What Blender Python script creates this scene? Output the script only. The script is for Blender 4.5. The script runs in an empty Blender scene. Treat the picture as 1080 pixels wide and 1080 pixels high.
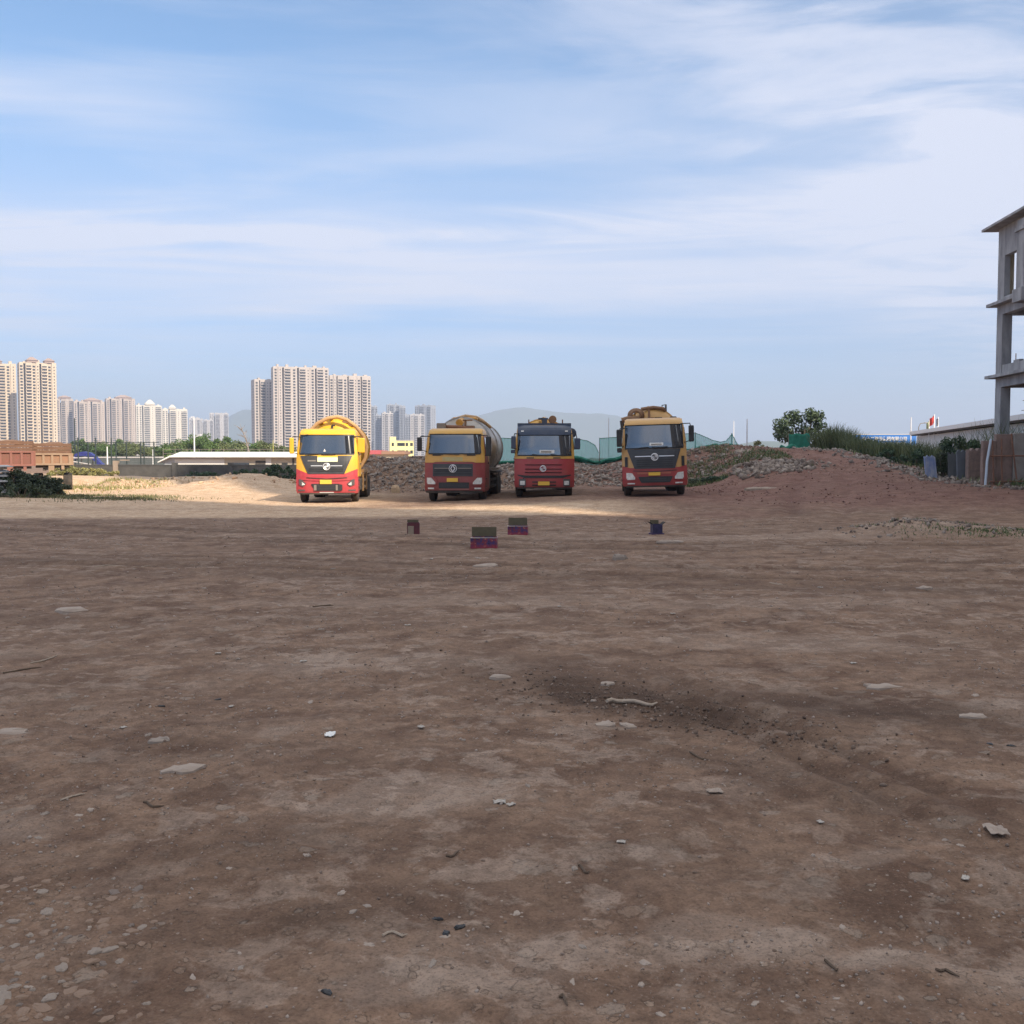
import bpy, bmesh, math, random
import numpy as np
from mathutils import Vector, Matrix

random.seed(7)
rng = np.random.default_rng(11)
S = bpy.context.scene
COL = S.collection
R = math.radians

# ------------------------------------------------------------------ camera, sky, sun, exposure
CAM_H, PITCH = 1.7, R(2.917)
cam = bpy.data.objects.new('camera', bpy.data.cameras.new('camera'))
COL.objects.link(cam)
cam.location = (0, 0, CAM_H)
cam.rotation_euler = (R(90) - PITCH, 0, 0)
cam.data.lens = 36.0
cam.data.sensor_width = 36.0
cam.data.clip_start = 0.05
cam.data.clip_end = 40000
S.camera = cam

SUN_EL = R(35)
SUN_TO = Vector((0.6, -0.8, 0)).normalized()          # horizontal direction towards the sun
sun_dir = Vector((SUN_TO.x * math.cos(SUN_EL), SUN_TO.y * math.cos(SUN_EL), math.sin(SUN_EL)))
sun = bpy.data.objects.new('sun', bpy.data.lights.new('sun', 'SUN'))
COL.objects.link(sun)
sun.rotation_euler = sun_dir.to_track_quat('Z', 'Y').to_euler()
sun.location = (60, -90, 120)
sun.data.energy = 4.6
sun.data.angle = R(0.53)
sun.data.color = (1.0, 0.86, 0.68)

world = bpy.data.worlds.new('World')
S.world = world
world.use_nodes = True
wn, wl = world.node_tree.nodes, world.node_tree.links
bg = wn['Background']
bg.inputs['Strength'].default_value = 0.09


def wnode(t, **k):
    n = wn.new(t)
    for a, b in k.items():
        setattr(n, a, b)
    return n


def wmath(op, a, b=None, c=None, clamp=False):
    n = wnode('ShaderNodeMath', operation=op, use_clamp=clamp)
    for i, v in enumerate((a, b, c)):
        if v is None:
            continue
        if isinstance(v, (int, float)):
            n.inputs[i].default_value = v
        else:
            wl.new(v, n.inputs[i])
    return n.outputs[0]


def wsmooth(v, a, b):
    n = wnode('ShaderNodeMapRange', interpolation_type='SMOOTHSTEP')
    wl.new(v, n.inputs['Value'])
    n.inputs['From Min'].default_value = a
    n.inputs['From Max'].default_value = b
    return n.outputs['Result']


sky = wnode('ShaderNodeTexSky', sky_type='NISHITA', sun_disc=False)
sky.sun_elevation = SUN_EL
sky.sun_rotation = R(143.1)
sky.air_density = 1.0
sky.dust_density = 0.5
sky.ozone_density = 3.0
tc = wnode('ShaderNodeTexCoord')
sep = wnode('ShaderNodeSeparateXYZ')
wl.new(tc.outputs['Generated'], sep.inputs[0])
zc = wmath('MAXIMUM', sep.outputs['Z'], 0.03)
u = wmath('DIVIDE', sep.outputs['X'], zc)
v = wmath('DIVIDE', sep.outputs['Y'], zc)


def cloud_noise(su, sv, ou, ov, scale, detail, rough, dist):
    c = wnode('ShaderNodeCombineXYZ')
    wl.new(wmath('MULTIPLY_ADD', u, su, ou), c.inputs[0])
    wl.new(wmath('MULTIPLY_ADD', v, sv, ov), c.inputs[1])
    n = wnode('ShaderNodeTexNoise')
    n.inputs['Scale'].default_value = scale
    n.inputs['Detail'].default_value = detail
    n.inputs['Roughness'].default_value = rough
    n.inputs['Distortion'].default_value = dist
    wl.new(c.outputs[0], n.inputs['Vector'])
    return n.outputs['Fac']


az = wmath('DIVIDE', sep.outputs['X'], wmath('MAXIMUM', wmath('ABSOLUTE', sep.outputs['Y']), 0.05))
hor = wmath('SQRT', wmath('SUBTRACT', 1.0001, wmath('MULTIPLY', sep.outputs['Z'], sep.outputs['Z'])))
el = wmath('DIVIDE', sep.outputs['Z'], hor)


def bump(x, c, w):
    d = wmath('DIVIDE', wmath('SUBTRACT', x, c), w)
    return wmath('EXPONENT', wmath('MULTIPLY', wmath('MULTIPLY', d, d), -1.0))


n_streak = cloud_noise(0.22, 0.5, 3.1, 1.7, 1.0, 7.0, 0.52, 0.6)
n_veil = cloud_noise(0.30, 0.42, 7.3, 0.2, 0.8, 4.0, 0.5, 0.3)
n_thin = cloud_noise(0.45, 0.9, 9.1, 2.2, 1.3, 9.0, 0.58, 0.6)
n_mott = cloud_noise(1.0, 1.3, 1.3, 4.9, 1.5, 8.0, 0.6, 0.5)
tilt = wmath('MULTIPLY_ADD', az, -0.05, el)
band = wmath('MULTIPLY', bump(tilt, 0.205, 0.095), wmath('MULTIPLY_ADD', wsmooth(n_streak, 0.36, 0.64), 0.62, wmath('MULTIPLY', wsmooth(n_veil, 0.30, 0.62), 0.34)))
core = wmath('MULTIPLY', bump(tilt, 0.222, 0.022), wmath('MULTIPLY_ADD', wsmooth(n_thin, 0.34, 0.6), 0.72, 0.10))
rt = wmath('MULTIPLY', wsmooth(wmath('MULTIPLY_ADD', az, 0.8, el), 0.30, 0.62), wmath('MULTIPLY_ADD', wsmooth(n_mott, 0.36, 0.66), 0.66, 0.12))
wisp = wmath('MULTIPLY', wmath('MULTIPLY', bump(tilt, 0.33, 0.035), wsmooth(az, -0.2, -0.42)), wsmooth(n_streak, 0.3, 0.6))
gen = wmath('MULTIPLY', wsmooth(n_thin, 0.44, 0.72), wmath('MULTIPLY', wsmooth(el, 0.05, 0.16), 0.30))
cov = wmath('ADD', wmath('ADD', wmath('ADD', wmath('ADD', band, 0.07), core), wmath('ADD', rt, wisp)), gen, clamp=True)
cov = wmath('MAXIMUM', wmath('MULTIPLY', cov, 0.86), wmath('MULTIPLY', wsmooth(el, 0.5, 0.95), wmath('MULTIPLY_ADD', n_mott, 0.5, 0.5)))  # cloud overhead, out of view, added to whiten and lift the ambient light
mixc = wnode('ShaderNodeMix', data_type='RGBA')
wl.new(cov, mixc.inputs['Factor'])
tint = wnode('ShaderNodeMix', data_type='RGBA')
wl.new(wsmooth(el, 0.0, 0.38), tint.inputs['Factor'])
tint.inputs['A'].default_value = (0.66, 0.72, 0.92, 1)
tint.inputs['B'].default_value = (0.86, 1.12, 1.22, 1)
mulc = wnode('ShaderNodeMix', data_type='RGBA', blend_type='MULTIPLY')
mulc.inputs['Factor'].default_value = 1.0
wl.new(sky.outputs['Color'], mulc.inputs['A'])
wl.new(tint.outputs['Result'], mulc.inputs['B'])
wl.new(mulc.outputs['Result'], mixc.inputs['A'])
ctop = wnode('ShaderNodeMix', data_type='RGBA')
wl.new(wsmooth(el, 0.45, 0.9), ctop.inputs['Factor'])
ctop.inputs['A'].default_value = (6.0, 6.15, 7.0, 1)
ctop.inputs['B'].default_value = (10.5, 10.0, 9.6, 1)  # brighter tone of the added overhead cloud, never in view
wl.new(ctop.outputs['Result'], mixc.inputs['B'])
wl.new(mixc.outputs['Result'], bg.inputs['Color'])

S.view_settings.view_transform = 'Standard'
S.view_settings.look = 'None'
S.view_settings.exposure = 0.72
S.view_settings.gamma = 1.0
S.cycles.use_denoising = True
S.cycles.denoising_input_passes = 'RGB_ALBEDO_NORMAL'
S.cycles.denoising_prefilter = 'NONE'
S.cycles.max_bounces = 6
S.cycles.diffuse_bounces = 3
S.cycles.glossy_bounces = 3
S.cycles.transparent_max_bounces = 12
S.cycles.volume_bounces = 0


# ------------------------------------------------------------------ helpers
def hashn(ix, iy, seed):
    h = (ix.astype(np.int64) * 374761393 + iy.astype(np.int64) * 668265263 + seed * 974634777) & 0x7fffffff
    h = ((h ^ (h >> 13)) * 1274126177) & 0x7fffffff
    h = h ^ (h >> 16)
    return (h & 0xffff) / 65535.0


def vn(x, y, seed=0):
    seed = int(seed)
    x = np.asarray(x, float)
    y = np.asarray(y, float)
    xi, yi = np.floor(x), np.floor(y)
    fx, fy = x - xi, y - yi
    fx = fx * fx * (3 - 2 * fx)
    fy = fy * fy * (3 - 2 * fy)
    xi = xi.astype(np.int64)
    yi = yi.astype(np.int64)
    a, b = hashn(xi, yi, seed), hashn(xi + 1, yi, seed)
    c, d = hashn(xi, yi + 1, seed), hashn(xi + 1, yi + 1, seed)
    return (a + (b - a) * fx) * (1 - fy) + (c + (d - c) * fx) * fy


def fbm(x, y, seed=0, oct=4, gain=0.5):
    t, amp, tot = 0, 1.0, 0
    for i in range(oct):
        t = t + amp * vn(x * 2 ** i + 17.3 * i, y * 2 ** i - 9.1 * i, seed + i)
        tot += amp
        amp *= gain
    return t / tot


def sm(a, b, t):
    t = np.clip((np.asarray(t, float) - a) / (b - a), 0, 1)
    return t * t * (3 - 2 * t)


def gauss(x, y, cx, cy, rx, ry, ang=0.0):
    c, s = math.cos(ang), math.sin(ang)
    dx, dy = x - cx, y - cy
    a = (dx * c + dy * s) / rx
    b = (-dx * s + dy * c) / ry
    return np.exp(-(a * a + b * b))


def height(x, y):
    """ground height of the lot in metres"""
    x = np.asarray(x, float)
    y = np.asarray(y, float)
    r = np.hypot(x, y)
    near = np.clip(r / 12, 0.25, 1) * (1 - sm(150, 400, r))
    h = near * ((fbm(x * .09, y * .09, 3, 3) - .5) * .22 + (fbm(x * .5, y * .5, 5, 3) - .5) * .06)
    h = h + (1 - sm(60, 120, r)) * ((fbm(x * 2.3, y * 2.3, 9, 4, .6) - .5) * .05 + (fbm(x * 9, y * 9, 13, 3, .65) - .5) * .02)
    # gentle rise towards the parked trucks and the right
    h = h + .33 * sm(28, 41, y) * sm(-4, 4, x) + .35 * sm(9, 18, x) * sm(25, 40, y) * (1 - sm(90, 140, y))
    far = 1 - sm(74, 100, y)
    # red dirt ramp and its crest
    win = sm(8.5, 13, x) * (1 - sm(17.5, 28, x))
    rough = (fbm(x * .7, y * .9, 27, 5, .6) - .5)
    ramp = (1.75 + rough * .5) * sm(38, 64, y) * win * far
    # rubble ridge behind the trucks
    wr = sm(-10.6, -8.6, x) * (1 - sm(12, 17, x))
    lump = (fbm(x * .33, y * .33, 21, 4) - .5)
    ridge = wr * sm(52.5, 60.5, y + lump * 3) * far * (1.15 + lump * 1.1 + .45 * (1 - sm(-6, -2, x)) + .25 * sm(6, 9, x))
    ridge = ridge * (1 - .38 * gauss(x, y, 5.2, 60, 1.1, 6) - .16 * gauss(x, y, 2.0, 61, 5.0, 8))
    h = h + np.maximum(ramp, ridge) + .25 * np.minimum(ramp, ridge)
    # sand bank on the sunlit side
    crest = fbm(x * .30, y * .05, 31, 4)
    bank = (.35 + .5 * crest) * sm(63, 66, y + (fbm(x * .6, y * .2, 33, 3) - .5) * 7) * (1 - sm(76, 92, y)) * (1 - sm(-13, -10.5, x))
    heap = .85 * gauss(x, y, -15.2, 59, 3.6, 4.5) * (.7 + .6 * fbm(x * .8, y * .8, 35, 4))
    h = h + bank * .8 + heap
    # gravel lip and verge on the right
    h = h + .28 * gauss(x, y, 9.4, 23.2, 1.7, .9, -.1) * (.6 + .8 * fbm(x * 2, y * 2, 41, 3))
    # churned soil and ruts in the foreground
    ch = gauss(x, y, 1.0, 6.9, 1.25, .42, -.75)
    h = h + ch * ((fbm(x * 7, y * 7, 51, 4, .65) - .5) * .07 - .012)
    for (ax, ay, bx, by, w, d) in RUTS:
        L = math.hypot(bx - ax, by - ay)
        ux, uy = (bx - ax) / L, (by - ay) / L
        t = (x - ax) * ux + (y - ay) * uy
        s = (x - ax) * -uy + (y - ay) * ux + .25 * np.sin(t * .25 + ax)
        m = sm(-1, 1, t) * (1 - sm(L - 1, L + 1, t))
        h = h - m * d * np.exp(-(s / w) ** 2) + m * d * .6 * np.exp(-((np.abs(s) - 2 * w) / w) ** 2)
    # holes and dips where dunes start
    return h


RUTS = [(-9, 17, 12, 13.5, .16, .03), (-8, 18.3, 13, 14.9, .16, .025), (-6, 22, 16, 19, .2, .03),
        (1.15, 8.2, 2.25, 4.6, .08, .025), (6, 17, 20, 15.5, .2, .03), (-14, 26, 4, 19, .2, .03), (-13, 27.6, 5, 20.6, .2, .03), (1.42, 8.3, 2.55, 4.7, .08, .022),
        (8, 30, 16, 55, .25, .05), (10, 30, 17.6, 55, .25, .05)]


def hz(x, y):
    return float(height(np.array([x]), np.array([y]))[0])


cp, sp_ = math.cos(PITCH), math.sin(PITCH)


def P(px, py, Y):
    """world point at depth Y seen at photo pixel (px, py)"""
    uu, vv = (px - 540) / 1080, (540 - py) / 1080
    t = Y / (cp + vv * sp_)
    return Vector((uu * t, Y, CAM_H + t * (-sp_ + vv * cp)))


def G(px, py):
    """point on the ground under photo pixel (px, py)"""
    h = 0.0
    for _ in range(8):
        uu, vv = (px - 540) / 1080, (540 - py) / 1080
        dz = -sp_ + vv * cp
        t = (h - CAM_H) / min(dz, -1e-3)
        t = min(t, 200)
        x, y = uu * t, t * (cp + vv * sp_)
        h = .5 * h + .5 * hz(x, y)
    return Vector((x, y, hz(x, y)))


MATS = {}


def mat(name, col, rough=.7, metal=0.0, col2=None, nscale=3.0, namt=.6, bump=0.0, bscale=20.0, spec=.5, coat=0.0, attr=None, stretch=None, detail=6):
    """principled material; col2 is mixed in by noise, or by the per-piece attribute attr"""
    if name in MATS:
        return MATS[name]
    m = bpy.data.materials.new(name)
    m.use_nodes = True
    n, l = m.node_tree.nodes, m.node_tree.links
    b = n['Principled BSDF']
    b.inputs['Base Color'].default_value = (*col, 1)
    b.inputs['Roughness'].default_value = rough
    b.inputs['Metallic'].default_value = metal
    b.inputs['Specular IOR Level'].default_value = spec
    b.inputs['Coat Weight'].default_value = coat
    b.inputs['Coat Roughness'].default_value = .15
    tcn = n.new('ShaderNodeTexCoord')
    vec = tcn.outputs['Object']
    if stretch:
        mp = n.new('ShaderNodeMapping')
        mp.inputs['Scale'].default_value = stretch
        l.new(vec, mp.inputs['Vector'])
        vec = mp.outputs['Vector']
    if col2 is not None:
        nz = n.new('ShaderNodeTexNoise')
        nz.inputs['Scale'].default_value = nscale
        nz.inputs['Detail'].default_value = detail
        nz.inputs['Roughness'].default_value = .62
        l.new(vec, nz.inputs['Vector'])
        mr = n.new('ShaderNodeMapRange')
        mr.inputs['From Min'].default_value = .36
        mr.inputs['From Max'].default_value = .68
        mr.inputs['To Max'].default_value = namt
        l.new(nz.outputs['Fac'], mr.inputs['Value'])
        fac = mr.outputs['Result']
        if attr:
            at = n.new('ShaderNodeAttribute')
            at.attribute_name = attr
            fac = at.outputs['Fac']
        mx = n.new('ShaderNodeMix')
        mx.data_type = 'RGBA'
        mx.inputs['A'].default_value = (*col, 1)
        mx.inputs['B'].default_value = (*col2, 1)
        l.new(fac, mx.inputs['Factor'])
        l.new(mx.outputs['Result'], b.inputs['Base Color'])
    if bump:
        nb = n.new('ShaderNodeTexNoise')
        nb.inputs['Scale'].default_value = bscale
        nb.inputs['Detail'].default_value = 5
        l.new(vec, nb.inputs['Vector'])
        bp = n.new('ShaderNodeBump')
        bp.inputs['Strength'].default_value = bump
        bp.inputs['Distance'].default_value = .02
        l.new(nb.outputs['Fac'], bp.inputs['Height'])
        l.new(bp.outputs['Normal'], b.inputs['Normal'])
    MATS[name] = m
    return m


class MB:
    """collects shapes and links them as ONE mesh object"""

    def __init__(s):
        s.v, s.f = [], []

    def add(s, vs, fs):
        o = len(s.v)
        s.v += [tuple(a) for a in vs]
        s.f += [tuple(i + o for i in f) for f in fs]
        return s

    def box(s, x0, x1, y0, y1, z0, z1, M=None):
        vs = [Vector(p) for p in ((x0, y0, z0), (x1, y0, z0), (x1, y1, z0), (x0, y1, z0), (x0, y0, z1), (x1, y0, z1), (x1, y1, z1), (x0, y1, z1))]
        if M:
            vs = [M @ p for p in vs]
        return s.add(vs, [(3, 2, 1, 0), (4, 5, 6, 7), (0, 1, 5, 4), (1, 2, 6, 5), (2, 3, 7, 6), (3, 0, 4, 7)])

    def tube(s, pts, r, n=8, closed=False):
        pts = [Vector(p) for p in pts]
        k = len(pts)
        rr = r if isinstance(r, (list, tuple)) else [r] * k
        vs = []
        up = None
        for i, p in enumerate(pts):
            if closed:
                d = pts[(i + 1) % k] - pts[i - 1]
            else:
                d = pts[min(i + 1, k - 1)] - pts[max(i - 1, 0)]
            d.normalize()
            if up is None:
                up = Vector((0, 0, 1)) if abs(d.z) < .9 else Vector((1, 0, 0))
            a = d.cross(up)
            if a.length < 1e-3:
                a = d.cross(Vector((.31, .87, .2)))
            a.normalize()
            up = a.cross(d).normalized()
            for j in range(n):
                t = 2 * math.pi * j / n
                vs.append(p + (a * math.cos(t) + up * math.sin(t)) * rr[i])
        fs = []
        for i in range(k if closed else k - 1):
            i2 = (i + 1) % k
            for j in range(n):
                j2 = (j + 1) % n
                fs.append((i * n + j, i * n + j2, i2 * n + j2, i2 * n + j))
        if not closed:
            fs.append(tuple(range(n - 1, -1, -1)))
            fs.append(tuple((k - 1) * n + j for j in range(n)))
        return s.add(vs, fs)

    def lathe(s, prof, c, axis='y', n=24):
        """prof: list of (radius, offset along the axis)"""
        vs = []
        for (r, o) in prof:
            for j in range(n):
                t = 2 * math.pi * j / n
                a, b = r * math.cos(t), r * math.sin(t)
                p = {'y': (a, o, b), 'x': (o, a, b), 'z': (a, b, o)}[axis]
                vs.append((c[0] + p[0], c[1] + p[1], c[2] + p[2]))
        fs = []
        k = len(prof)
        for i in range(k - 1):
            for j in range(n):
                j2 = (j + 1) % n
                fs.append((i * n + j, i * n + j2, (i + 1) * n + j2, (i + 1) * n + j))
        if prof[0][0] > 1e-4:
            fs.append(tuple(range(n - 1, -1, -1)))
        if prof[-1][0] > 1e-4:
            fs.append(tuple((k - 1) * n + j for j in range(n)))
        return s.add(vs, fs)

    def prism(s, poly, y0, y1, M=None):
        """polygon in x,z extruded along y"""
        k = len(poly)
        vs = [Vector((x, y0, z)) for x, z in poly] + [Vector((x, y1, z)) for x, z in poly]
        if M:
            vs = [M @ p for p in vs]
        fs = [tuple(range(k)), tuple(range(2 * k - 1, k - 1, -1))]
        fs += [(i, k + i, k + (i + 1) % k, (i + 1) % k) for i in range(k)]
        return s.add(vs, fs)

    def mesh(s, name, m):
        me = bpy.data.meshes.new(name)
        me.from_pydata(s.v, [], s.f)
        bm = bmesh.new()
        bm.from_mesh(me)
        bmesh.ops.recalc_face_normals(bm, faces=bm.faces)
        bm.to_mesh(me)
        bm.free()
        if m:
            me.materials.append(m)
        return me

    def build(s, name, m, parent=None, loc=None, rot=None, smooth=False, bevel=0, ang=35):
        me = s.mesh(name, m)
        if smooth:
            me.polygons.foreach_set('use_smooth', [True] * len(me.polygons))
            me.set_sharp_from_angle(angle=R(ang))
        o = bpy.data.objects.new(name, me)
        COL.objects.link(o)
        o.parent = parent
        if loc is not None:
            o.location = loc
        if rot is not None:
            o.rotation_euler = rot
        if bevel:
            md = o.modifiers.new('bevel', 'BEVEL')
            md.width = bevel
            md.segments = 2
            md.limit_method = 'ANGLE'
            md.angle_limit = R(40)
        return o


def tag(o, label=None, cat=None, group=None, kind=None):
    if label:
        o['label'] = label
    if cat:
        o['category'] = cat
    if group:
        o['group'] = group
    if kind:
        o['kind'] = kind
    return o


def empty(name, loc, rz=0.0):
    o = bpy.data.objects.new(name, None)
    COL.objects.link(o)
    o.location = loc
    o.rotation_euler = (0, 0, rz)
    o.empty_display_size = .3
    return o


def np_obj(name, verts, faces, m, parent=None, attrs=None, smooth=False):
    """one mesh from arrays; faces is (n,k) with k = 3 or 4; attrs = per-vertex floats"""
    verts = np.ascontiguousarray(verts, np.float32)
    faces = np.ascontiguousarray(faces, np.int32)
    me = bpy.data.meshes.new(name)
    me.vertices.add(len(verts))
    me.vertices.foreach_set('co', verts.ravel())
    k = faces.shape[1]
    me.loops.add(faces.size)
    me.loops.foreach_set('vertex_index', faces.ravel())
    me.polygons.add(len(faces))
    me.polygons.foreach_set('loop_start', np.arange(0, faces.size, k, dtype=np.int32))
    me.update(calc_edges=True)
    me.validate()
    for a, arr in (attrs or {}).items():
        at = me.attributes.new(a, 'FLOAT', 'POINT')
        at.data.foreach_set('value', np.ascontiguousarray(arr, np.float32))
    if smooth:
        me.polygons.foreach_set('use_smooth', np.ones(len(me.polygons), bool))
    me.materials.append(m)
    o = bpy.data.objects.new(name, me)
    COL.objects.link(o)
    o.parent = parent
    return o


def rand_rot(n, flat=0.0):
    q = rng.normal(size=(n, 4))
    q[:, 1:3] *= (1 - flat)
    q /= np.linalg.norm(q, axis=1)[:, None]
    w, x, y, z = q.T
    return np.stack([1 - 2 * (y * y + z * z), 2 * (x * y - z * w), 2 * (x * z + y * w),
                     2 * (x * y + z * w), 1 - 2 * (x * x + z * z), 2 * (y * z - x * w),
                     2 * (x * z - y * w), 2 * (y * z + x * w), 1 - 2 * (x * x + y * y)], 1).reshape(n, 3, 3)


_ico = bmesh.new()
bmesh.ops.create_icosphere(_ico, subdivisions=1, radius=1)
ICO_V = np.array([v.co[:] for v in _ico.verts])
ICO_F = np.array([[v.index for v in f.verts] for f in _ico.faces])
_ico.free()
CUB_V = np.array([(x, y, z) for z in (-1, 1) for (x, y) in ((-1, -1), (1, -1), (1, 1), (-1, 1))], float)
CUB_F = np.array([(3, 2, 1, 0), (4, 5, 6, 7), (0, 1, 5, 4), (1, 2, 6, 5), (2, 3, 7, 6), (3, 0, 4, 7)])


def chunks(name, pos, size, m, aspect=(1, .75, .5), flat=.5, kind='ico', jit=.22, parent=None):
    """many broken pieces as one mesh; pos (n,3), size (n,)"""
    n = len(pos)
    bv, bf = (ICO_V, ICO_F) if kind == 'ico' else (CUB_V, CUB_F)
    k = len(bv)
    v = bv[None] * (1 + rng.normal(0, jit, (n, k, 1))) + rng.normal(0, jit * .4, (n, k, 3))
    v = v * np.array(aspect)[None, None] * size[:, None, None] * rng.uniform(.75, 1.3, (n, 1, 3))
    v = np.einsum('nij,nkj->nki', rand_rot(n, flat), v) + pos[:, None]
    f = (bf[None] + (np.arange(n) * k)[:, None, None]).reshape(-1, bf.shape[1])
    rv = np.repeat(rng.uniform(0, 1, n), k)
    return np_obj(name, v.reshape(-1, 3), f, m, parent, {'rnd': rv})


def leaves(name, centres, spread, per, size, m, parent=None, droop=0.0, aspect=.45, up=0.3):
    """leaf-sized faces in clumps round the given centres"""
    c = np.repeat(np.asarray(centres, float), per, axis=0)
    n = len(c)
    sp = np.repeat(np.asarray(spread, float), per) if np.ndim(spread) else np.full(n, spread)
    d = rng.normal(size=(n, 3))
    d /= np.linalg.norm(d, axis=1)[:, None]
    rad = rng.uniform(.25, 1, n) ** .6
    p = c + d * (rad * sp)[:, None] * np.array([1, 1, .8])
    ax = rng.normal(size=(n, 3))
    ax[:, 2] -= droop
    ax /= np.linalg.norm(ax, axis=1)[:, None]
    nr = rng.normal(size=(n, 3)) + d * .8
    nr[:, 2] += up
    sd = np.cross(ax, nr)
    sd /= np.linalg.norm(sd, axis=1)[:, None] + 1e-9
    L = size * rng.uniform(.6, 1.3, n)[:, None]
    v = np.stack([p - ax * L * .5, p + sd * L * aspect * .5, p + ax * L * .5, p - sd * L * aspect * .5], 1)
    f = np.arange(n * 4).reshape(n, 4)
    cr = np.repeat(rng.uniform(0, 1, len(centres)), per)
    rv = np.repeat(np.clip(cr * .6 + rng.uniform(0, .4, n), 0, 1), 4)
    return np_obj(name, v.reshape(-1, 3), f, m, parent, {'rnd': rv})


def blades(name, xy, hgt, wid, lean, m, parent=None, zoff=0.0):
    """grass or reed blades: two-segment tapering strips"""
    n = len(xy)
    x, y = xy[:, 0], xy[:, 1]
    z = height(x, y) + zoff - .03
    a = rng.uniform(0, 2 * np.pi, n)
    b = rng.uniform(0, 2 * np.pi, n)
    L = lean * rng.uniform(.2, 1.2, n) * hgt
    wx, wy = np.cos(a) * wid, np.sin(a) * wid
    bx, by = np.cos(b), np.sin(b)
    base = np.stack([x, y, z], 1)
    mid = base + np.stack([bx * L * .3, by * L * .3, hgt * .55], 1)
    tip = base + np.stack([bx * L, by * L, hgt * (1 - .25 * np.minimum(L / np.maximum(hgt, .01), 1))], 1)
    w = np.stack([wx, wy, np.zeros(n)], 1)
    v = np.stack([base - w, base + w, mid + w * .8, mid - w * .8, tip + w * .12, tip - w * .12], 1)
    o = (np.arange(n) * 6)[:, None]
    f = np.concatenate([o + np.array([[0, 1, 2, 3]]), o + np.array([[3, 2, 4, 5]])])
    return np_obj(name, v.reshape(-1, 3), f, m, parent, {'rnd': np.repeat(rng.uniform(0, 1, n), 6)})


def copy_tree(o, parent=None):
    c = o.copy()
    COL.objects.link(c)
    c.parent = parent
    for ch in [q for q in KIDS.get(o.name, [])]:
        copy_tree(ch, c)
    return c


KIDS = {}


def index_kids():
    KIDS.clear()
    for o in S.objects:
        if o.parent:
            KIDS.setdefault(o.parent.name, []).append(o)


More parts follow.
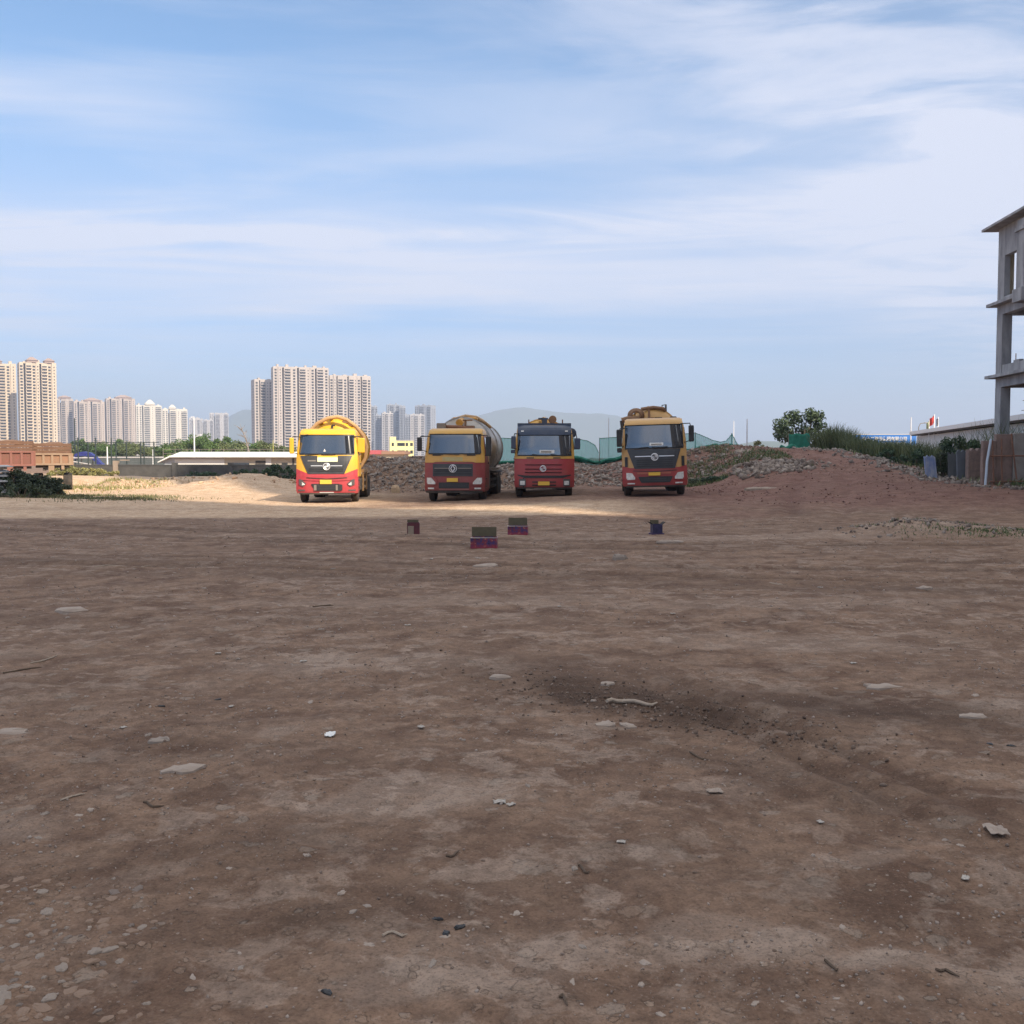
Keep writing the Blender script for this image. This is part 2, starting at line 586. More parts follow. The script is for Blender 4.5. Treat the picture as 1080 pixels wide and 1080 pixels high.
# ------------------------------------------------------------------ ground
def make_ground():
    ang = []
    a = -180.0
    while a < 180:
        ang.append(a)
        d = abs(a)
        a += .16 if d < 36 else (.6 if d < 50 else 4.0)
    ang = np.radians(np.array(ang))
    rad = [.3]
    while rad[-1] < 7600:
        rad.append(rad[-1] * (1.0085 if 2.0 < rad[-1] < 110 else 1.06))
    rad = np.array(rad)
    nA, nR = len(ang), len(rad)
    x = (rad[:, None] * np.sin(ang)[None]).ravel()
    y = (rad[:, None] * np.cos(ang)[None]).ravel()
    z = height(x, y)
    x = np.append(x, 0)
    y = np.append(y, 0)
    z = np.append(z, hz(0, 0))
    i = np.arange(nR - 1)[:, None] * nA
    j = np.arange(nA)[None]
    j2 = (np.arange(nA)[None] + 1) % nA
    quads = np.stack([i + j, i + j2, i + nA + j2, i + nA + j], -1).reshape(-1, 4)
    c = len(x) - 1
    fan = np.array([[c, (k + 1) % nA, k, k] for k in range(nA)])
    # areas of different soil; sand also carries a painted sunlit strip
    red = sm(25, 36, y + (fbm(x * .2, y * .2, 61, 3) - .5) * 10) * sm(1, 8, x + (fbm(x * .2, y * .1, 62, 3) - .5) * 6) * (1 - sm(80, 120, y))
    red = red * (.55 + .6 * fbm(x * .35, y * .5, 63, 4))
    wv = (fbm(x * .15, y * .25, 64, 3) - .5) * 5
    sand = np.maximum(sm(31, 39, y + wv) * (1 - sm(-7.5, -3.5, x + wv * .3)) * (1 - sm(95, 140, y)), .95 * sm(29.6, 31.6, y + wv * .25) * (1 - sm(35.0, 38, y + wv * .4)) * (1 - sm(2, 6, x)))  # second term: pale strip painted where sunlight falls in front of the trucks
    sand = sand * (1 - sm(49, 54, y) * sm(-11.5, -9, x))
    dark = np.zeros_like(x)
    for (cx, cy, rx, ry, an, s) in ((.95, 7.2, 1.25, .5, -.75, 1.35), (1.5, 5.4, 1.3, .28, -.8, .6), (2.3, 7.0, 1.3, .45, -.55, 1.05), (.2, 8.2, .7, .45, 0, .5),
                                    (-.6, 3.7, .5, .25, .4, .6), (.45, 4.2, .6, .18, .5, .35), (-2.0, 5.9, .5, .4, .2, .35), (-1.3, 4.3, .8, .3, .3, .5), (1.5, 3.9, .7, .35, -.3, .35),
                                    (-8, 17.5, 7, .5, -.1, .5), (-2, 15.2, 6, .45, -.12, .5), (5, 13.5, 4, .5, -.2, .55), (2, 20, 6, .4, -.1, .3), (8.5, 12.5, 3, .4, -.2, .4), (-6, 11.2, 2.2, .5, 0, .4), (-4.6, 7.6, 1.3, .45, .1, .45)):
        wob = fbm(x * 2.2, y * 2.2, 71, 4)
        dark = np.maximum(dark, s * gauss(x + (wob - .5) * .5, y + (vn(x * 2, y * 2, 72) - .5) * .35, cx, cy, rx, ry, an) * (.4 + 1.1 * wob))
    for (ax, ay, bx, by, w, d) in RUTS[:9]:
        L = math.hypot(bx - ax, by - ay)
        ux, uy = (bx - ax) / L, (by - ay) / L
        t = (x - ax) * ux + (y - ay) * uy
        s = (x - ax) * -uy + (y - ay) * ux + .25 * np.sin(t * .25 + ax)
        m = sm(-1, 1, t) * (1 - sm(L - 1, L + 1, t))
        dark = np.maximum(dark, .75 * m * np.exp(-(s / (w * 1.3)) ** 2) * (.4 + fbm(x * 1.3, y * 1.3, 73, 3)))
    pale = np.zeros_like(x)
    for (cx, cy, rx, ry, an, s) in ((-.55, 5.05, .75, .28, .15, .7), (.85, 3.55, .35, .2, .1, .6), (1.25, 3.35, .35, .13, -.3, .9), (-1.55, 6.3, .33, .14, .5, .8), (1.45, 4.25, .28, .12, .3, .6),
                                    (.55, 4.35, .2, .12, 0, .8), (-2.55, 4.5, .6, .3, .4, .6), (-.1, 3.4, .45, .3, .3, .4), (-1.4, 8.6, 1.4, .5, 0, .5), (3.3, 6.9, .6, .25, 0, .6), (2.6, 9.5, 1.6, .5, -.1, .5),
                                    (3, 12, 3, .5, 0, .4), (-1, 12.5, 3, .5, .1, .45), (-5, 9, 1.2, .4, 0, .5), (6, 22.5, 6, .8, -.05, .6), (-3, 24, 7, 1.0, 0, .35), (9.5, 23.2, 2, 1, -.1, .8), (-.35, 3.15, .3, .12, .2, .6), (1.6, 3.25, .3, .15, .5, .6)):
        wob = fbm(x * 3.2, y * 3.2, 75, 4)
        pale = np.maximum(pale, s * sm(.30, .62, gauss(x + (wob - .5) * .4, y + (vn(x * 3, y * 3, 76) - .5) * .25, cx, cy, rx, ry, an) * (.55 + .8 * wob)))
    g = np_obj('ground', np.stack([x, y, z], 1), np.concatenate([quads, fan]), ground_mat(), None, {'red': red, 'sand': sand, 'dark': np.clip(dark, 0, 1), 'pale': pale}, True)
    tag(g, kind='structure')


def ground_mat():
    m = bpy.data.materials.new('bare earth')
    m.use_nodes = True
    n, l = m.node_tree.nodes, m.node_tree.links
    b = n['Principled BSDF']
    b.inputs['Roughness'].default_value = .95
    b.inputs['Specular IOR Level'].default_value = .15
    tcn = n.new('ShaderNodeTexCoord')

    def noise(scale, detail=6, rough=.6, dist=0.0, off=0.0, sc=None):
        vec = tcn.outputs['Object']
        mp = n.new('ShaderNodeMapping')
        mp.inputs['Location'].default_value = (off, off * 1.7, 0)
        if sc:
            mp.inputs['Scale'].default_value = sc
        l.new(vec, mp.inputs['Vector'])
        t = n.new('ShaderNodeTexNoise')
        t.inputs['Scale'].default_value = scale
        t.inputs['Detail'].default_value = detail
        t.inputs['Roughness'].default_value = rough
        t.inputs['Distortion'].default_value = dist
        l.new(mp.outputs['Vector'], t.inputs['Vector'])
        return t.outputs['Fac']

    def rng_(v, a, b_, c=0.0, d=1.0, smooth=True):
        t = n.new('ShaderNodeMapRange')
        if smooth:
            t.interpolation_type = 'SMOOTHSTEP'
        l.new(v, t.inputs['Value'])
        for k, q in (('From Min', a), ('From Max', b_), ('To Min', c), ('To Max', d)):
            t.inputs[k].default_value = q
        return t.outputs['Result']

    def mul(a, c, op='MULTIPLY', clamp=False):
        t = n.new('ShaderNodeMath')
        t.operation = op
        t.use_clamp = clamp
        for i, q in enumerate((a, c)):
            if isinstance(q, (int, float)):
                t.inputs[i].default_value = q
            else:
                l.new(q, t.inputs[i])
        return t.outputs[0]

    def mix(f, a, c):
        t = n.new('ShaderNodeMix')
        t.data_type = 'RGBA'
        if isinstance(f, (int, float)):
            t.inputs['Factor'].default_value = f
        else:
            l.new(f, t.inputs['Factor'])
        for k, q in (('A', a), ('B', c)):
            if isinstance(q, tuple):
                t.inputs[k].default_value = (*q, 1)
            else:
                l.new(q, t.inputs[k])
        return t.outputs['Result']

    def att(name):
        t = n.new('ShaderNodeAttribute')
        t.attribute_name = name
        return t.outputs['Fac']

    big = noise(.35, 4, .55, .4)
    mid = noise(1.8, 9, .66, .3, 3.1)
    fine = noise(11, 8, .72, .4, 7.7)
    grit = noise(75, 4, .7, 0, 2.2)
    stones = []
    c = mix(rng_(mid, .38, .60), D1, D2)
    c = mix(rng_(big, .38, .64, 0, .55), c, D3)
    # worn pale crust in ragged patches
    patch_n = noise(2.6, 10, .68, .35, 11.0)
    crust = mul(rng_(patch_n, .50, .57), rng_(noise(.5, 3, .5, 0, 5.0), .38, .58, .25, 1.0))
    small = mul(rng_(noise(6.5, 5, .6, .5, 9.0), .62, .70), rng_(big, .35, .6, .3, .9))
    pale = mul(mul(att('pale'), .8), rng_(fine, .3, .6, .45, 1.0))
    cr = mul(mul(mul(crust, .58), mul(small, .82), 'ADD'), pale, 'ADD', True)
    c = mix(cr, c, PALE)
    # flat stones trodden into the surface, three sizes
    for (sc, th, am, off, lim) in ((3.6, .34, .62, 1.3, .80), (7.5, .36, .8, 4.7, .76), (17, .36, .8, 8.1, .74)):
        nv = n.new('ShaderNodeTexNoise')
        nv.inputs['Scale'].default_value = sc * 1.6
        nv.inputs['Detail'].default_value = 6
        nv.inputs['Roughness'].default_value = .62
        l.new(tcn.outputs['Object'], nv.inputs['Vector'])
        ad = n.new('ShaderNodeVectorMath')
        ad.operation = 'MULTIPLY_ADD'
        l.new(nv.outputs['Color'], ad.inputs[0])
        ad.inputs[1].default_value = (1.0 / sc, 1.0 / sc, 0)
        l.new(tcn.outputs['Object'], ad.inputs[2])
        vo = n.new('ShaderNodeTexVoronoi')
        vo.inputs['Scale'].default_value = sc
        l.new(ad.outputs[0], vo.inputs['Vector'])
        sx = n.new('ShaderNodeSeparateColor')
        l.new(vo.outputs['Color'], sx.inputs['Color'])
        pick = rng_(mul(sx.outputs['Red'], rng_(noise(.55, 3, .55, 0, off * 3), .35, .65, .86, 1.12), 'MULTIPLY'), lim, lim + .02)
        body = rng_(vo.outputs['Distance'], th, th * .72)
        tone = mix(sx.outputs['Green'], (.23, .157, .108), (.43, .32, .24))
        tone = mix(rng_(sx.outputs['Blue'], .86, .9), tone, (.35, .275, .215))
        fade = mul(rng_(fine, .30, .55, .35, 1.0), rng_(sx.outputs['Blue'], 0, 1, .45, 1.0))
        c = mix(mul(mul(body, pick), mul(fade, am)), c, tone)
        stones.append(mul(body, pick))
    # loose dark soil
    c = mix(mul(att('dark'), rng_(mid, .3, .6, .55, 1.0)), c, DARK)
    # soils of other colours, with the painted sunlit strip in sand
    c = mix(mul(att('red'), .85), c, mix(rng_(mid, .35, .65), REDA, REDB))
    c = mix(att('sand'), c, mix(rng_(mid, .36, .62), SUN_SAND_A, SUN_SAND_B))
    # grain
    c = mix(rng_(fine, .38, .66, .0, .75), c, mix(.55, c, (.05, .033, .024)))
    c = mix(rng_(grit, .3, .52, .5, 0.0), c, (.055, .038, .028))
    c = mix(rng_(grit, .56, .74, 0.0, .4), c, (.40, .30, .23))
    # grit: bright and dark chips a centimetre or so across
    for (sc, th, colr, am) in ((26, .19, (.40, .33, .275), .9), (60, .24, (.34, .275, .225), .8), (34, .15, (.035, .026, .02), .75)):
        vo = n.new('ShaderNodeTexVoronoi')
        vo.inputs['Scale'].default_value = sc
        l.new(tcn.outputs['Object'], vo.inputs['Vector'])
        sx = n.new('ShaderNodeSeparateColor')
        l.new(vo.outputs['Color'], sx.inputs['Color'])
        pick = rng_(sx.outputs['Red'], .86, .9)
        dots = rng_(vo.outputs['Distance'], th, th * .75)
        c = mix(mul(mul(dots, pick), mul(rng_(noise(1.1, 4, .6, 0, sc), .42, .62, .15, 1.0), am)), c, colr)
    l.new(c, b.inputs['Base Color'])
    hsum = mul(mul(mid, .5), mul(mul(fine, .22), mul(grit, .07), 'ADD'), 'ADD')
    hsum = mul(hsum, mul(cr, .03), 'ADD')
    for q in stones:
        hsum = mul(hsum, mul(q, .14), 'ADD')
    bp = n.new('ShaderNodeBump')
    bp.inputs['Strength'].default_value = .9
    bp.inputs['Distance'].default_value = .06
    l.new(hsum, bp.inputs['Height'])
    l.new(bp.outputs['Normal'], b.inputs['Normal'])
    return m


D1, D2, D3 = (.152, .090, .060), (.285, .184, .124), (.222, .144, .100)
PALE, DARK = (.405, .305, .235), (.085, .052, .036)
REDA, REDB = (.18, .083, .066), (.272, .145, .118)
SUN_SAND_A, SUN_SAND_B = (.54, .37, .235), (.70, .52, .36)  # sand tones, lightened further to paint sunlight into the strip
make_ground()

# hills far away
m_hill = mat('far hill green', (.06, .09, .05), .95, col2=(.10, .12, .07), nscale=.01)


def hills(name, x0, x1, y0, depth, prof, seed):
    nx, ny = 140, 24
    xs = np.linspace(x0, x1, nx)
    px = np.array([p[0] for p in prof]) * 1.0
    pz = np.array([p[1] for p in prof]) * 1.0
    top = np.interp(xs, px, pz)
    X, T = np.meshgrid(xs, np.linspace(-1, 1, ny))
    Y = y0 + depth * T
    Z = top[None] * np.cos(T * np.pi / 2) ** 1.3 * (.86 + .28 * fbm(X * .004, Y * .004, seed, 4)) - 2
    v = np.stack([X, Y, Z], -1).reshape(-1, 3)
    i = np.arange(ny - 1)[:, None] * nx
    j = np.arange(nx - 1)[None]
    f = np.stack([i + j, i + j + 1, i + nx + j + 1, i + nx + j], -1).reshape(-1, 4)
    tag(np_obj(name, v, f, m_hill, None, None, True), kind='structure')


def hx(px, Y):
    return (px - 540) / 1080 * Y


YH = 5600
hills('hills', hx(360, YH), hx(760, YH), YH, 700,
      [(hx(360, YH), 0), (hx(440, YH), 90), (hx(500, YH), 225), (hx(530, YH), 262), (hx(560, YH), 275), (hx(585, YH), 268), (hx(620, YH), 235), (hx(650, YH), 240), (hx(690, YH), 170), (hx(730, YH), 110), (hx(760, YH), 0)], 81)
hills('hills', hx(150, YH), hx(330, YH), YH, 600,
      [(hx(150, YH), 0), (hx(200, YH), 130), (hx(235, YH), 200), (hx(258, YH), 270), (hx(285, YH), 250), (hx(330, YH), 0)], 83)
hills('hills', hx(740, 2600), hx(905, 2600), 2600, 300,
      [(hx(740, 2600), 0), (hx(775, 2600), 40), (hx(800, 2600), 52), (hx(830, 2600), 50), (hx(860, 2600), 44), (hx(905, 2600), 0)], 87)

# ------------------------------------------------------------------ the tower blocks behind the photographer (they shade the lot)
m_conc = mat('weathered concrete', (.34, .33, .31), .9, col2=(.22, .21, .20), nscale=1.2, namt=.7, bump=.25, bscale=9)
m_wpane = mat('dark window glass', (.035, .045, .06), .12, spec=.6)


def rear_block(name, label, ax, ay, bx, by, D, H):
    """slab block whose front line runs a -> b (front faces the lot)"""
    L = math.hypot(bx - ax, by - ay)
    root = empty(name, (ax, ay, 0), math.atan2(by - ay, bx - ax))
    tag(root, label, 'building')
    MB().box(0, L, 0, D, -.5, H).build('wall', mat('beige render', (.27, .25, .225), .85, col2=(.22, .20, .18), nscale=.3), root)
    MB().box(-.3, L + .3, -.3, D + .3, H, H + .35).build('roof', m_conc, root)
    w = MB()
    nfl = int(H / 3)
    nb = max(2, int(L / 4.2))
    for f in range(nfl):
        for k in range(nb):
            cx = (k + .5) * L / nb
            w.box(cx - 1.0, cx + 1.0, -.04, .05, f * 3 + .9, f * 3 + 2.5)
    tag(w.build('window', m_wpane, root), kind='stuff')
    fl = MB()
    for f in range(1, nfl):
        fl.box(-.02, L + .02, -.16, -.002, f * 3 - .12, f * 3 + .10)
    fl.build('floor_band', m_conc, root)


rear_block('tower_block', 'beige slab tower behind the dirt lot whose shade covers the foreground', 58.0, -40.7, 24.0, -15.3, 14, 58.6)
rear_block('tower_block', 'taller beige tower block behind the dirt lot whose shade covers three trucks', 130, -43, 66.2, -34.0, 16, 112)

# ------------------------------------------------------------------ city towers
TW = {'cream': ((.56, .47, .36), (.50, .42, .33)), 'pink': ((.46, .39, .335), (.41, .35, .30)), 'white': ((.62, .58, .50), (.55, .52, .46)),
      'grey': ((.46, .44, .43), (.40, .39, .39)), 'rose': ((.47, .42, .385), (.42, .375, .345)), 'slate': ((.30, .32, .36), (.26, .28, .32)), 'lemon': ((.80, .74, .36), (.74, .68, .34))}
for k_, (a_, b_) in TW.items():
    mat('render ' + k_, a_, .85, col2=b_, nscale=.08, namt=.8)
m_glass_t = mat('tower glazing', (.022, .026, .034), .4, spec=.2, col2=(.07, .07, .075), nscale=.35, namt=.7)
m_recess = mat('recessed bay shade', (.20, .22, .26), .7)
m_roof_t = mat('tower roof tile', (.33, .24, .20), .8)


def tower(label, p0, p1, ptop, Y, rot, wall, bays, D=14, big=False, cap=None, group='city apartment towers', p_side=True, fh=3.0):
    pm = (p0 + p1) / 2
    X = hx(pm, Y)
    t = X / Y
    c, s = math.cos(rot), math.sin(rot)
    total = (p1 - p0) * Y / 1080
    side = max(0.0, D * (s + t * c)) if p_side else 0
    side_r = max(0.0, -D * (s + t * c))
    W = max(6.0, (total - side - side_r) / max(.3, c - t * s))
    H = P(pm, ptop, Y).z
    root = empty('apartment_tower', (X + (side - side_r) / 2, Y, 0), rot)
    tag(root, label, 'tower', group)
    wm = MATS['render ' + wall]
    tot = sum(b[0] for b in bays)
    x = -W / 2
    wal, win, par, rec = MB(), MB(), MB(), MB()
    wins = []
    for (wf, proj, kind) in bays:
        bw = W * wf / tot
        top = H - (0 if kind != 'r' else 2.4) - (3.0 if proj < -1 else 0)
        if kind == 'r':
            rec.box(x, x + bw, 7.5, D - .5, 0, top)
        else:
            wal.box(x + .01, x + bw - .01, -proj, D, -1, top + abs(proj) * .6)
        nf = int((top - 1) / fh)
        for f in range(nf):
            z = f * fh + .6
            if kind == 'w':
                k = max(1, int(bw / 3.6))
                for q in range(k):
                    cx = x + (q + .5) * bw / k
                    wins.append((cx, -proj, z + .4, min(2.3, bw * .62), 1.75))
            elif kind == 'b':
                wins.append((x + bw / 2, -proj, z + .1, bw * .76, 2.05))
                par.box(x + bw * .06, x + bw * .94, -proj - 1.1, -proj - .003, z - .35, z + .62)
            elif kind == 'n':
                wins.append((x + bw / 2, -proj, z + .6, .9, 1.3))
        x += bw
    # shaded flank has windows too
    nf = int((H - 4) / fh)
    for f in range(nf):
        z = f * fh + .6
        for yy in (D * .3, D * .7):
            win.box(-W / 2 - .06, -W / 2 + .05, yy - .8, yy + .8, z + .4, z + 1.9)
            win.box(W / 2 - .05, W / 2 + .06, yy - .8, yy + .8, z + .4, z + 1.9)
    wal.build('wall', wm, root)
    if rec.v:
        rec.build('recessed_bay', m_recess, root)
    if par.v:
        tag(par.build('balcony', wm, root), kind='stuff')
    cache = {}
    if big:
        wins.sort(key=lambda q: -q[3] * q[4] - q[2] * .02)
    for i, (cx, fy, z, w_, h_) in enumerate(wins):
        if big and i < 100:
            key = (round(w_, 2), h_)
            if key not in cache:
                cache[key] = MB().box(-w_ / 2, w_ / 2, -.06, .05, 0, h_).mesh('window', m_glass_t)
            o = bpy.data.objects.new('window', cache[key])
            COL.objects.link(o)
            o.parent = root
            o.location = (cx, fy, z)
        else:
            win.box(cx - w_ / 2, cx + w_ / 2, fy - .06, fy + .05, z, z + h_)
    if win.v:
        tag(win.build('window', m_glass_t, root), kind='stuff')
    # roof line: parapets, lift houses, caps
    rf = MB()
    rnd = random.Random(int(p0 * 7 + ptop))
    for q in range(max(2, int(W / 9))):
        cx = -W / 2 + W * (q + .5) / max(2, int(W / 9))
        w_ = rnd.uniform(2, 4)
        rf.box(cx - w_ / 2, cx + w_ / 2, 1.5, 7, H + .05, H + rnd.uniform(1.5, 4.0))
    rf.box(-W / 2 + .3, W / 2 - .3, .6, D - .4, H - .2, H + .9)
    rf.build('roof_house', wm, root)
    if cap:
        cm = MB()
        for (fx, w_, hh) in cap:
            cx = -W / 2 + W * fx
            b0 = H + 3.0
            cm.box(cx - w_ / 2 + .6, cx + w_ / 2 - .6, -1.2, D * .6, H + .9, b0)
            cm.add([(cx - w_ / 2, -2, b0), (cx + w_ / 2, -2, b0), (cx + w_ / 2, D * .7, b0), (cx - w_ / 2, D * .7, b0), (cx - w_ * .12, D * .25, b0 + hh), (cx + w_ * .12, D * .25, b0 + hh)],
                   [(0, 1, 5, 4), (1, 2, 5), (2, 3, 4, 5), (3, 0, 4), (3, 2, 1, 0)])
        cm.build('roof', m_roof_t if wall != 'white' else MATS['render white'], root)
    return root


B1 = [(2, 0, 'w'), (1, -2, 'r'), (3, 1.2, 'b'), (2, .4, 'w'), (1.6, 1.6, 'n'), (1, -2, 'r'), (3, .8, 'b'), (2, 0, 'w'), (2.2, 1.8, 'n')]
B2 = [(2, .2, 'w'), (1.6, 1.2, 'n'), (.7, -2, 'r'), (3, .8, 'b'), (2.4, .3, 'w'), (.7, -2, 'r'), (3, 1.0, 'b'), (1.6, .2, 'n'), (2, .7, 'w'), (.7, -2, 'r'), (3, .6, 'b'), (2, 0, 'w')]
B3 = [(2, .6, 'w'), (.5, -2, 'r'), (2.4, .2, 'b'), (1.4, .8, 'n'), (2.4, .4, 'b')]
A = R(27)
tower('tall cream tower cut off by the frame edge beyond the rusty dump trucks', -28, 20, 384, 1030, R(30), 'cream', B1, 15, True, [(.55, 12, 3), (.1, 10, 3)])
tower('tall cream tower with hipped brown roof caps, highest above the rusty dump trucks', 21, 62, 383.5, 1000, R(32), 'cream', B1, 16, True, [(.35, 11, 3.5), (.82, 10, 3)])
tower('salmon tower just beside the tall capped cream tower', 61, 79, 421, 1640, R(24), 'pink', B3, 14, False, [(.5, 20, 3)])
tower('salmon tower with a shaded blue flank, second salmon block from the cream towers', 78, 112, 424, 1620, R(30), 'pink', B1, 18, False, [(.6, 26, 4)])
tower('widest salmon tower standing next to the two white towers', 112, 144, 421, 1640, R(30), 'pink', B1, 18, False, [(.6, 26, 4)])
tower('white tower with a pointed crown touching the salmon block', 143, 172, 428, 1660, R(29), 'white', B3, 16, False, [(.55, 16, 7)])
tower('white tower with a small stepped crown, nearer the grey far towers', 172, 199, 432, 1680, R(22), 'white', B3, 12, False, [(.4, 12, 5)])
tower('pale grey far tower lowest of its cluster, beside the street light', 200, 212, 441, 2200, R(20), 'grey', B3, 12, group='grey far towers')
tower('pale grey far tower in the middle of its cluster, over the green tree', 211, 226, 443, 2240, R(20), 'grey', B3, 12, group='grey far towers')
tower('pale grey far tower highest of its cluster, next to the blue hill', 222, 242, 436, 2280, R(18), 'grey', B3, 12, group='grey far towers')
tower('lower rose-beige tower forming the blue shaded end of the central trio', 266, 291, 401, 1090, R(26), 'rose', B3, 16, True)
tower('highest rose-beige tower of the central trio, rising behind the sunlit tanker', 287, 348, 388, 1075, R(20), 'rose', B2, 18, True)
tower('rose-beige tower of the central trio whose facade drops behind the tanker mirror', 346, 392, 397, 1095, R(19), 'rose', B2, 16, True)
RG = 'slate towers beyond the yellow house'
tower('narrow slate tower touching the central rose trio', 390, 398.5, 429, 1850, R(12), 'slate', B3, 12, group=RG)
tower('short dark slate tower squeezed between the narrow slate one and the framed one', 396, 403, 438, 1800, R(12), 'slate', B3, 12, group=RG)
tower('grey tower with a white frame round its upper floors', 402.5, 415, 436, 1780, R(14), 'grey', B3, 12, group=RG)
tower('tall slate tower rising behind the white framed one', 408, 421.5, 427, 1900, R(12), 'slate', B3, 12, group=RG)
tower('slate tower with a white vertical edge above the yellow house roof', 421, 428, 428.5, 1880, R(12), 'slate', B3, 12, group=RG)
tower('short blue slate tower right above the yellow house', 426.5, 433, 438, 1780, R(12), 'slate', B3, 12, group=RG)
tower('grey tower with banded windows and a bright white edge strip', 432.5, 448, 437.5, 1780, R(10), 'grey', B3, 12, group=RG)
tower('tallest slate tower of its cluster with a pale sunlit flank, above the maroon truck', 438, 460, 428, 1900, R(-20), 'slate', B3, 22, group=RG)

# small yellow house in front of the slate towers
yy = 380
hb = empty('yellow_house', (hx(424, yy), yy, 0), R(8))
tag(hb, 'small lemon yellow two-storey house seen over the rubble between the trucks', 'house')
w_ = 25 / 1080 * yy
zt = P(424, 465, yy).z
ztl = P(413, 461, yy).z
lem = MATS['render lemon']
MB().box(-w_ / 2, -w_ / 2 + 2.3, 0, 8, -.5, ztl).box(-w_ / 2 + 2.31, w_ / 2, .4, 8, -.5, zt).build('wall', lem, hb)
MB().box(-w_ / 2 + 2.31, w_ / 2 + .15, .2, 8.1, zt, zt + .2).box(-w_ / 2 - .1, -w_ / 2 + 2.4, -.1, 8.1, ztl, ztl + .2).build('roof', MATS['render white'], hb)
for zz in (zt - 1.9, zt - 4.7, zt - 7.5):
    for (xx, ww, yo) in ((-w_ / 2 + 1.1, .8, 0), (-w_ / 2 + 3.2, .9, .4), (.2, 1.9, .4), (1.9, .9, .4), (3.6, 1.0, .4)):
        MB().box(xx - ww / 2, xx + ww / 2, yo - .06, yo + .05, zz, zz + 1.2).build('window', m_glass_t, hb)


# ------------------------------------------------------------------ trucks
def paint(name, col, dust=(.27, .185, .125), amt=.45, rough=.38):
    """vehicle paint with road dust that gathers low down"""
    if name in MATS:
        return MATS[name]
    m = mat(name, col, rough, coat=.25)
    n, l = m.node_tree.nodes, m.node_tree.links
    b = n['Principled BSDF']
    t = n.new('ShaderNodeTexCoord')
    nz = n.new('ShaderNodeTexNoise')
    nz.inputs['Scale'].default_value = 2.6
    nz.inputs['Detail'].default_value = 8
    nz.inputs['Roughness'].default_value = .65
    l.new(t.outputs['Object'], nz.inputs['Vector'])
    sx = n.new('ShaderNodeSeparateXYZ')
    l.new(t.outputs['Object'], sx.inputs[0])
    lo = n.new('ShaderNodeMapRange')
    l.new(sx.outputs['Z'], lo.inputs['Value'])
    for k, v_ in (('From Min', .3), ('From Max', 2.2), ('To Min', .30), ('To Max', -.05)):
        lo.inputs[k].default_value = v_
    ad = n.new('ShaderNodeMath')
    ad.operation = 'ADD'
    l.new(nz.outputs['Fac'], ad.inputs[0])
    l.new(lo.outputs['Result'], ad.inputs[1])
    mr = n.new('ShaderNodeMapRange')
    l.new(ad.outputs[0], mr.inputs['Value'])
    for k, v_ in (('From Min', .38), ('From Max', .85), ('To Min', amt * .15), ('To Max', amt)):
        mr.inputs[k].default_value = v_
    mx = n.new('ShaderNodeMix')
    mx.data_type = 'RGBA'
    mx.inputs['A'].default_value = (*col, 1)
    mx.inputs['B'].default_value = (*dust, 1)
    l.new(mr.outputs['Result'], mx.inputs['Factor'])
    l.new(mx.outputs['Result'], b.inputs['Base Color'])
    rr = n.new('ShaderNodeMapRange')
    l.new(mr.outputs['Result'], rr.inputs['Value'])
    rr.inputs['To Min'].default_value = rough
    rr.inputs['To Max'].default_value = .95
    l.new(rr.outputs['Result'], b.inputs['Roughness'])
    return m


m_black = mat('black plastic', (.018, .019, .021), .5, col2=(.06, .055, .05), nscale=4, namt=.4)
m_char = mat('charcoal grille', (.035, .038, .045), .45, col2=(.09, .085, .08), nscale=3, namt=.45)
m_chrome = mat('chrome trim', (.72, .73, .75), .3, .35)
m_lens = mat('lamp lens', (.78, .78, .74), .12, spec=.8, col2=(.35, .34, .32), nscale=9, namt=.6)
m_bezel = mat('lamp housing', (.10, .09, .09), .3)
m_tyre = mat('tyre rubber', (.03, .028, .026), .9, col2=(.16, .12, .09), nscale=2, namt=.6)
m_rim = mat('dusty wheel steel', (.24, .21, .18), .6, .3)
m_frame = mat('chassis steel', (.045, .042, .04), .7, col2=(.15, .12, .09), nscale=3, namt=.5)
m_rust = mat('rusty steel', (.26, .13, .08), .85, col2=(.14, .07, .05), nscale=4, namt=.8)
m_plate_y = mat('yellow number plate', (.78, .48, .06), .5)
m_placard = mat('pale placard', (.78, .74, .50), .6)
m_glass = mat('windscreen glass', (.014, .018, .024), .04, spec=1.0, coat=1.0)
m_glass.node_tree.nodes['Principled BSDF'].inputs['IOR'].default_value = 1.8
m_glass.node_tree.nodes['Principled BSDF'].inputs['Coat Roughness'].default_value = .03
m_white = mat('white card', (.75, .74, .70), .7)
m_navy = mat('navy paint', (.035, .055, .10), .45, col2=(.10, .11, .13), nscale=3, namt=.4)
m_steel = mat('stained tank steel', (.42, .40, .37), .42, .55, col2=(.24, .20, .16), nscale=1.4, namt=.8, stretch=(1, .5, 2.4))
m_brown = mat('brown pump casting', (.28, .16, .09), .8, col2=(.17, .10, .06), nscale=5)


def y0(z):
    return float(np.interp(z, (.3, .5, 1.1, 1.6, 1.95, 2.7, 2.82, 2.93, 3.0), (.07, 0, .0, .03, .09, .30, .36, .50, .78)))


def hw(z):
    return float(np.interp(z, (.3, .5, 1.9, 2.7, 2.9, 3.0), (1.16, 1.215, 1.215, 1.13, 1.09, 1.02)))


def fy(x, z):
    return y0(z) + .20 * min(1, abs(x) / hw(z)) ** 4.5


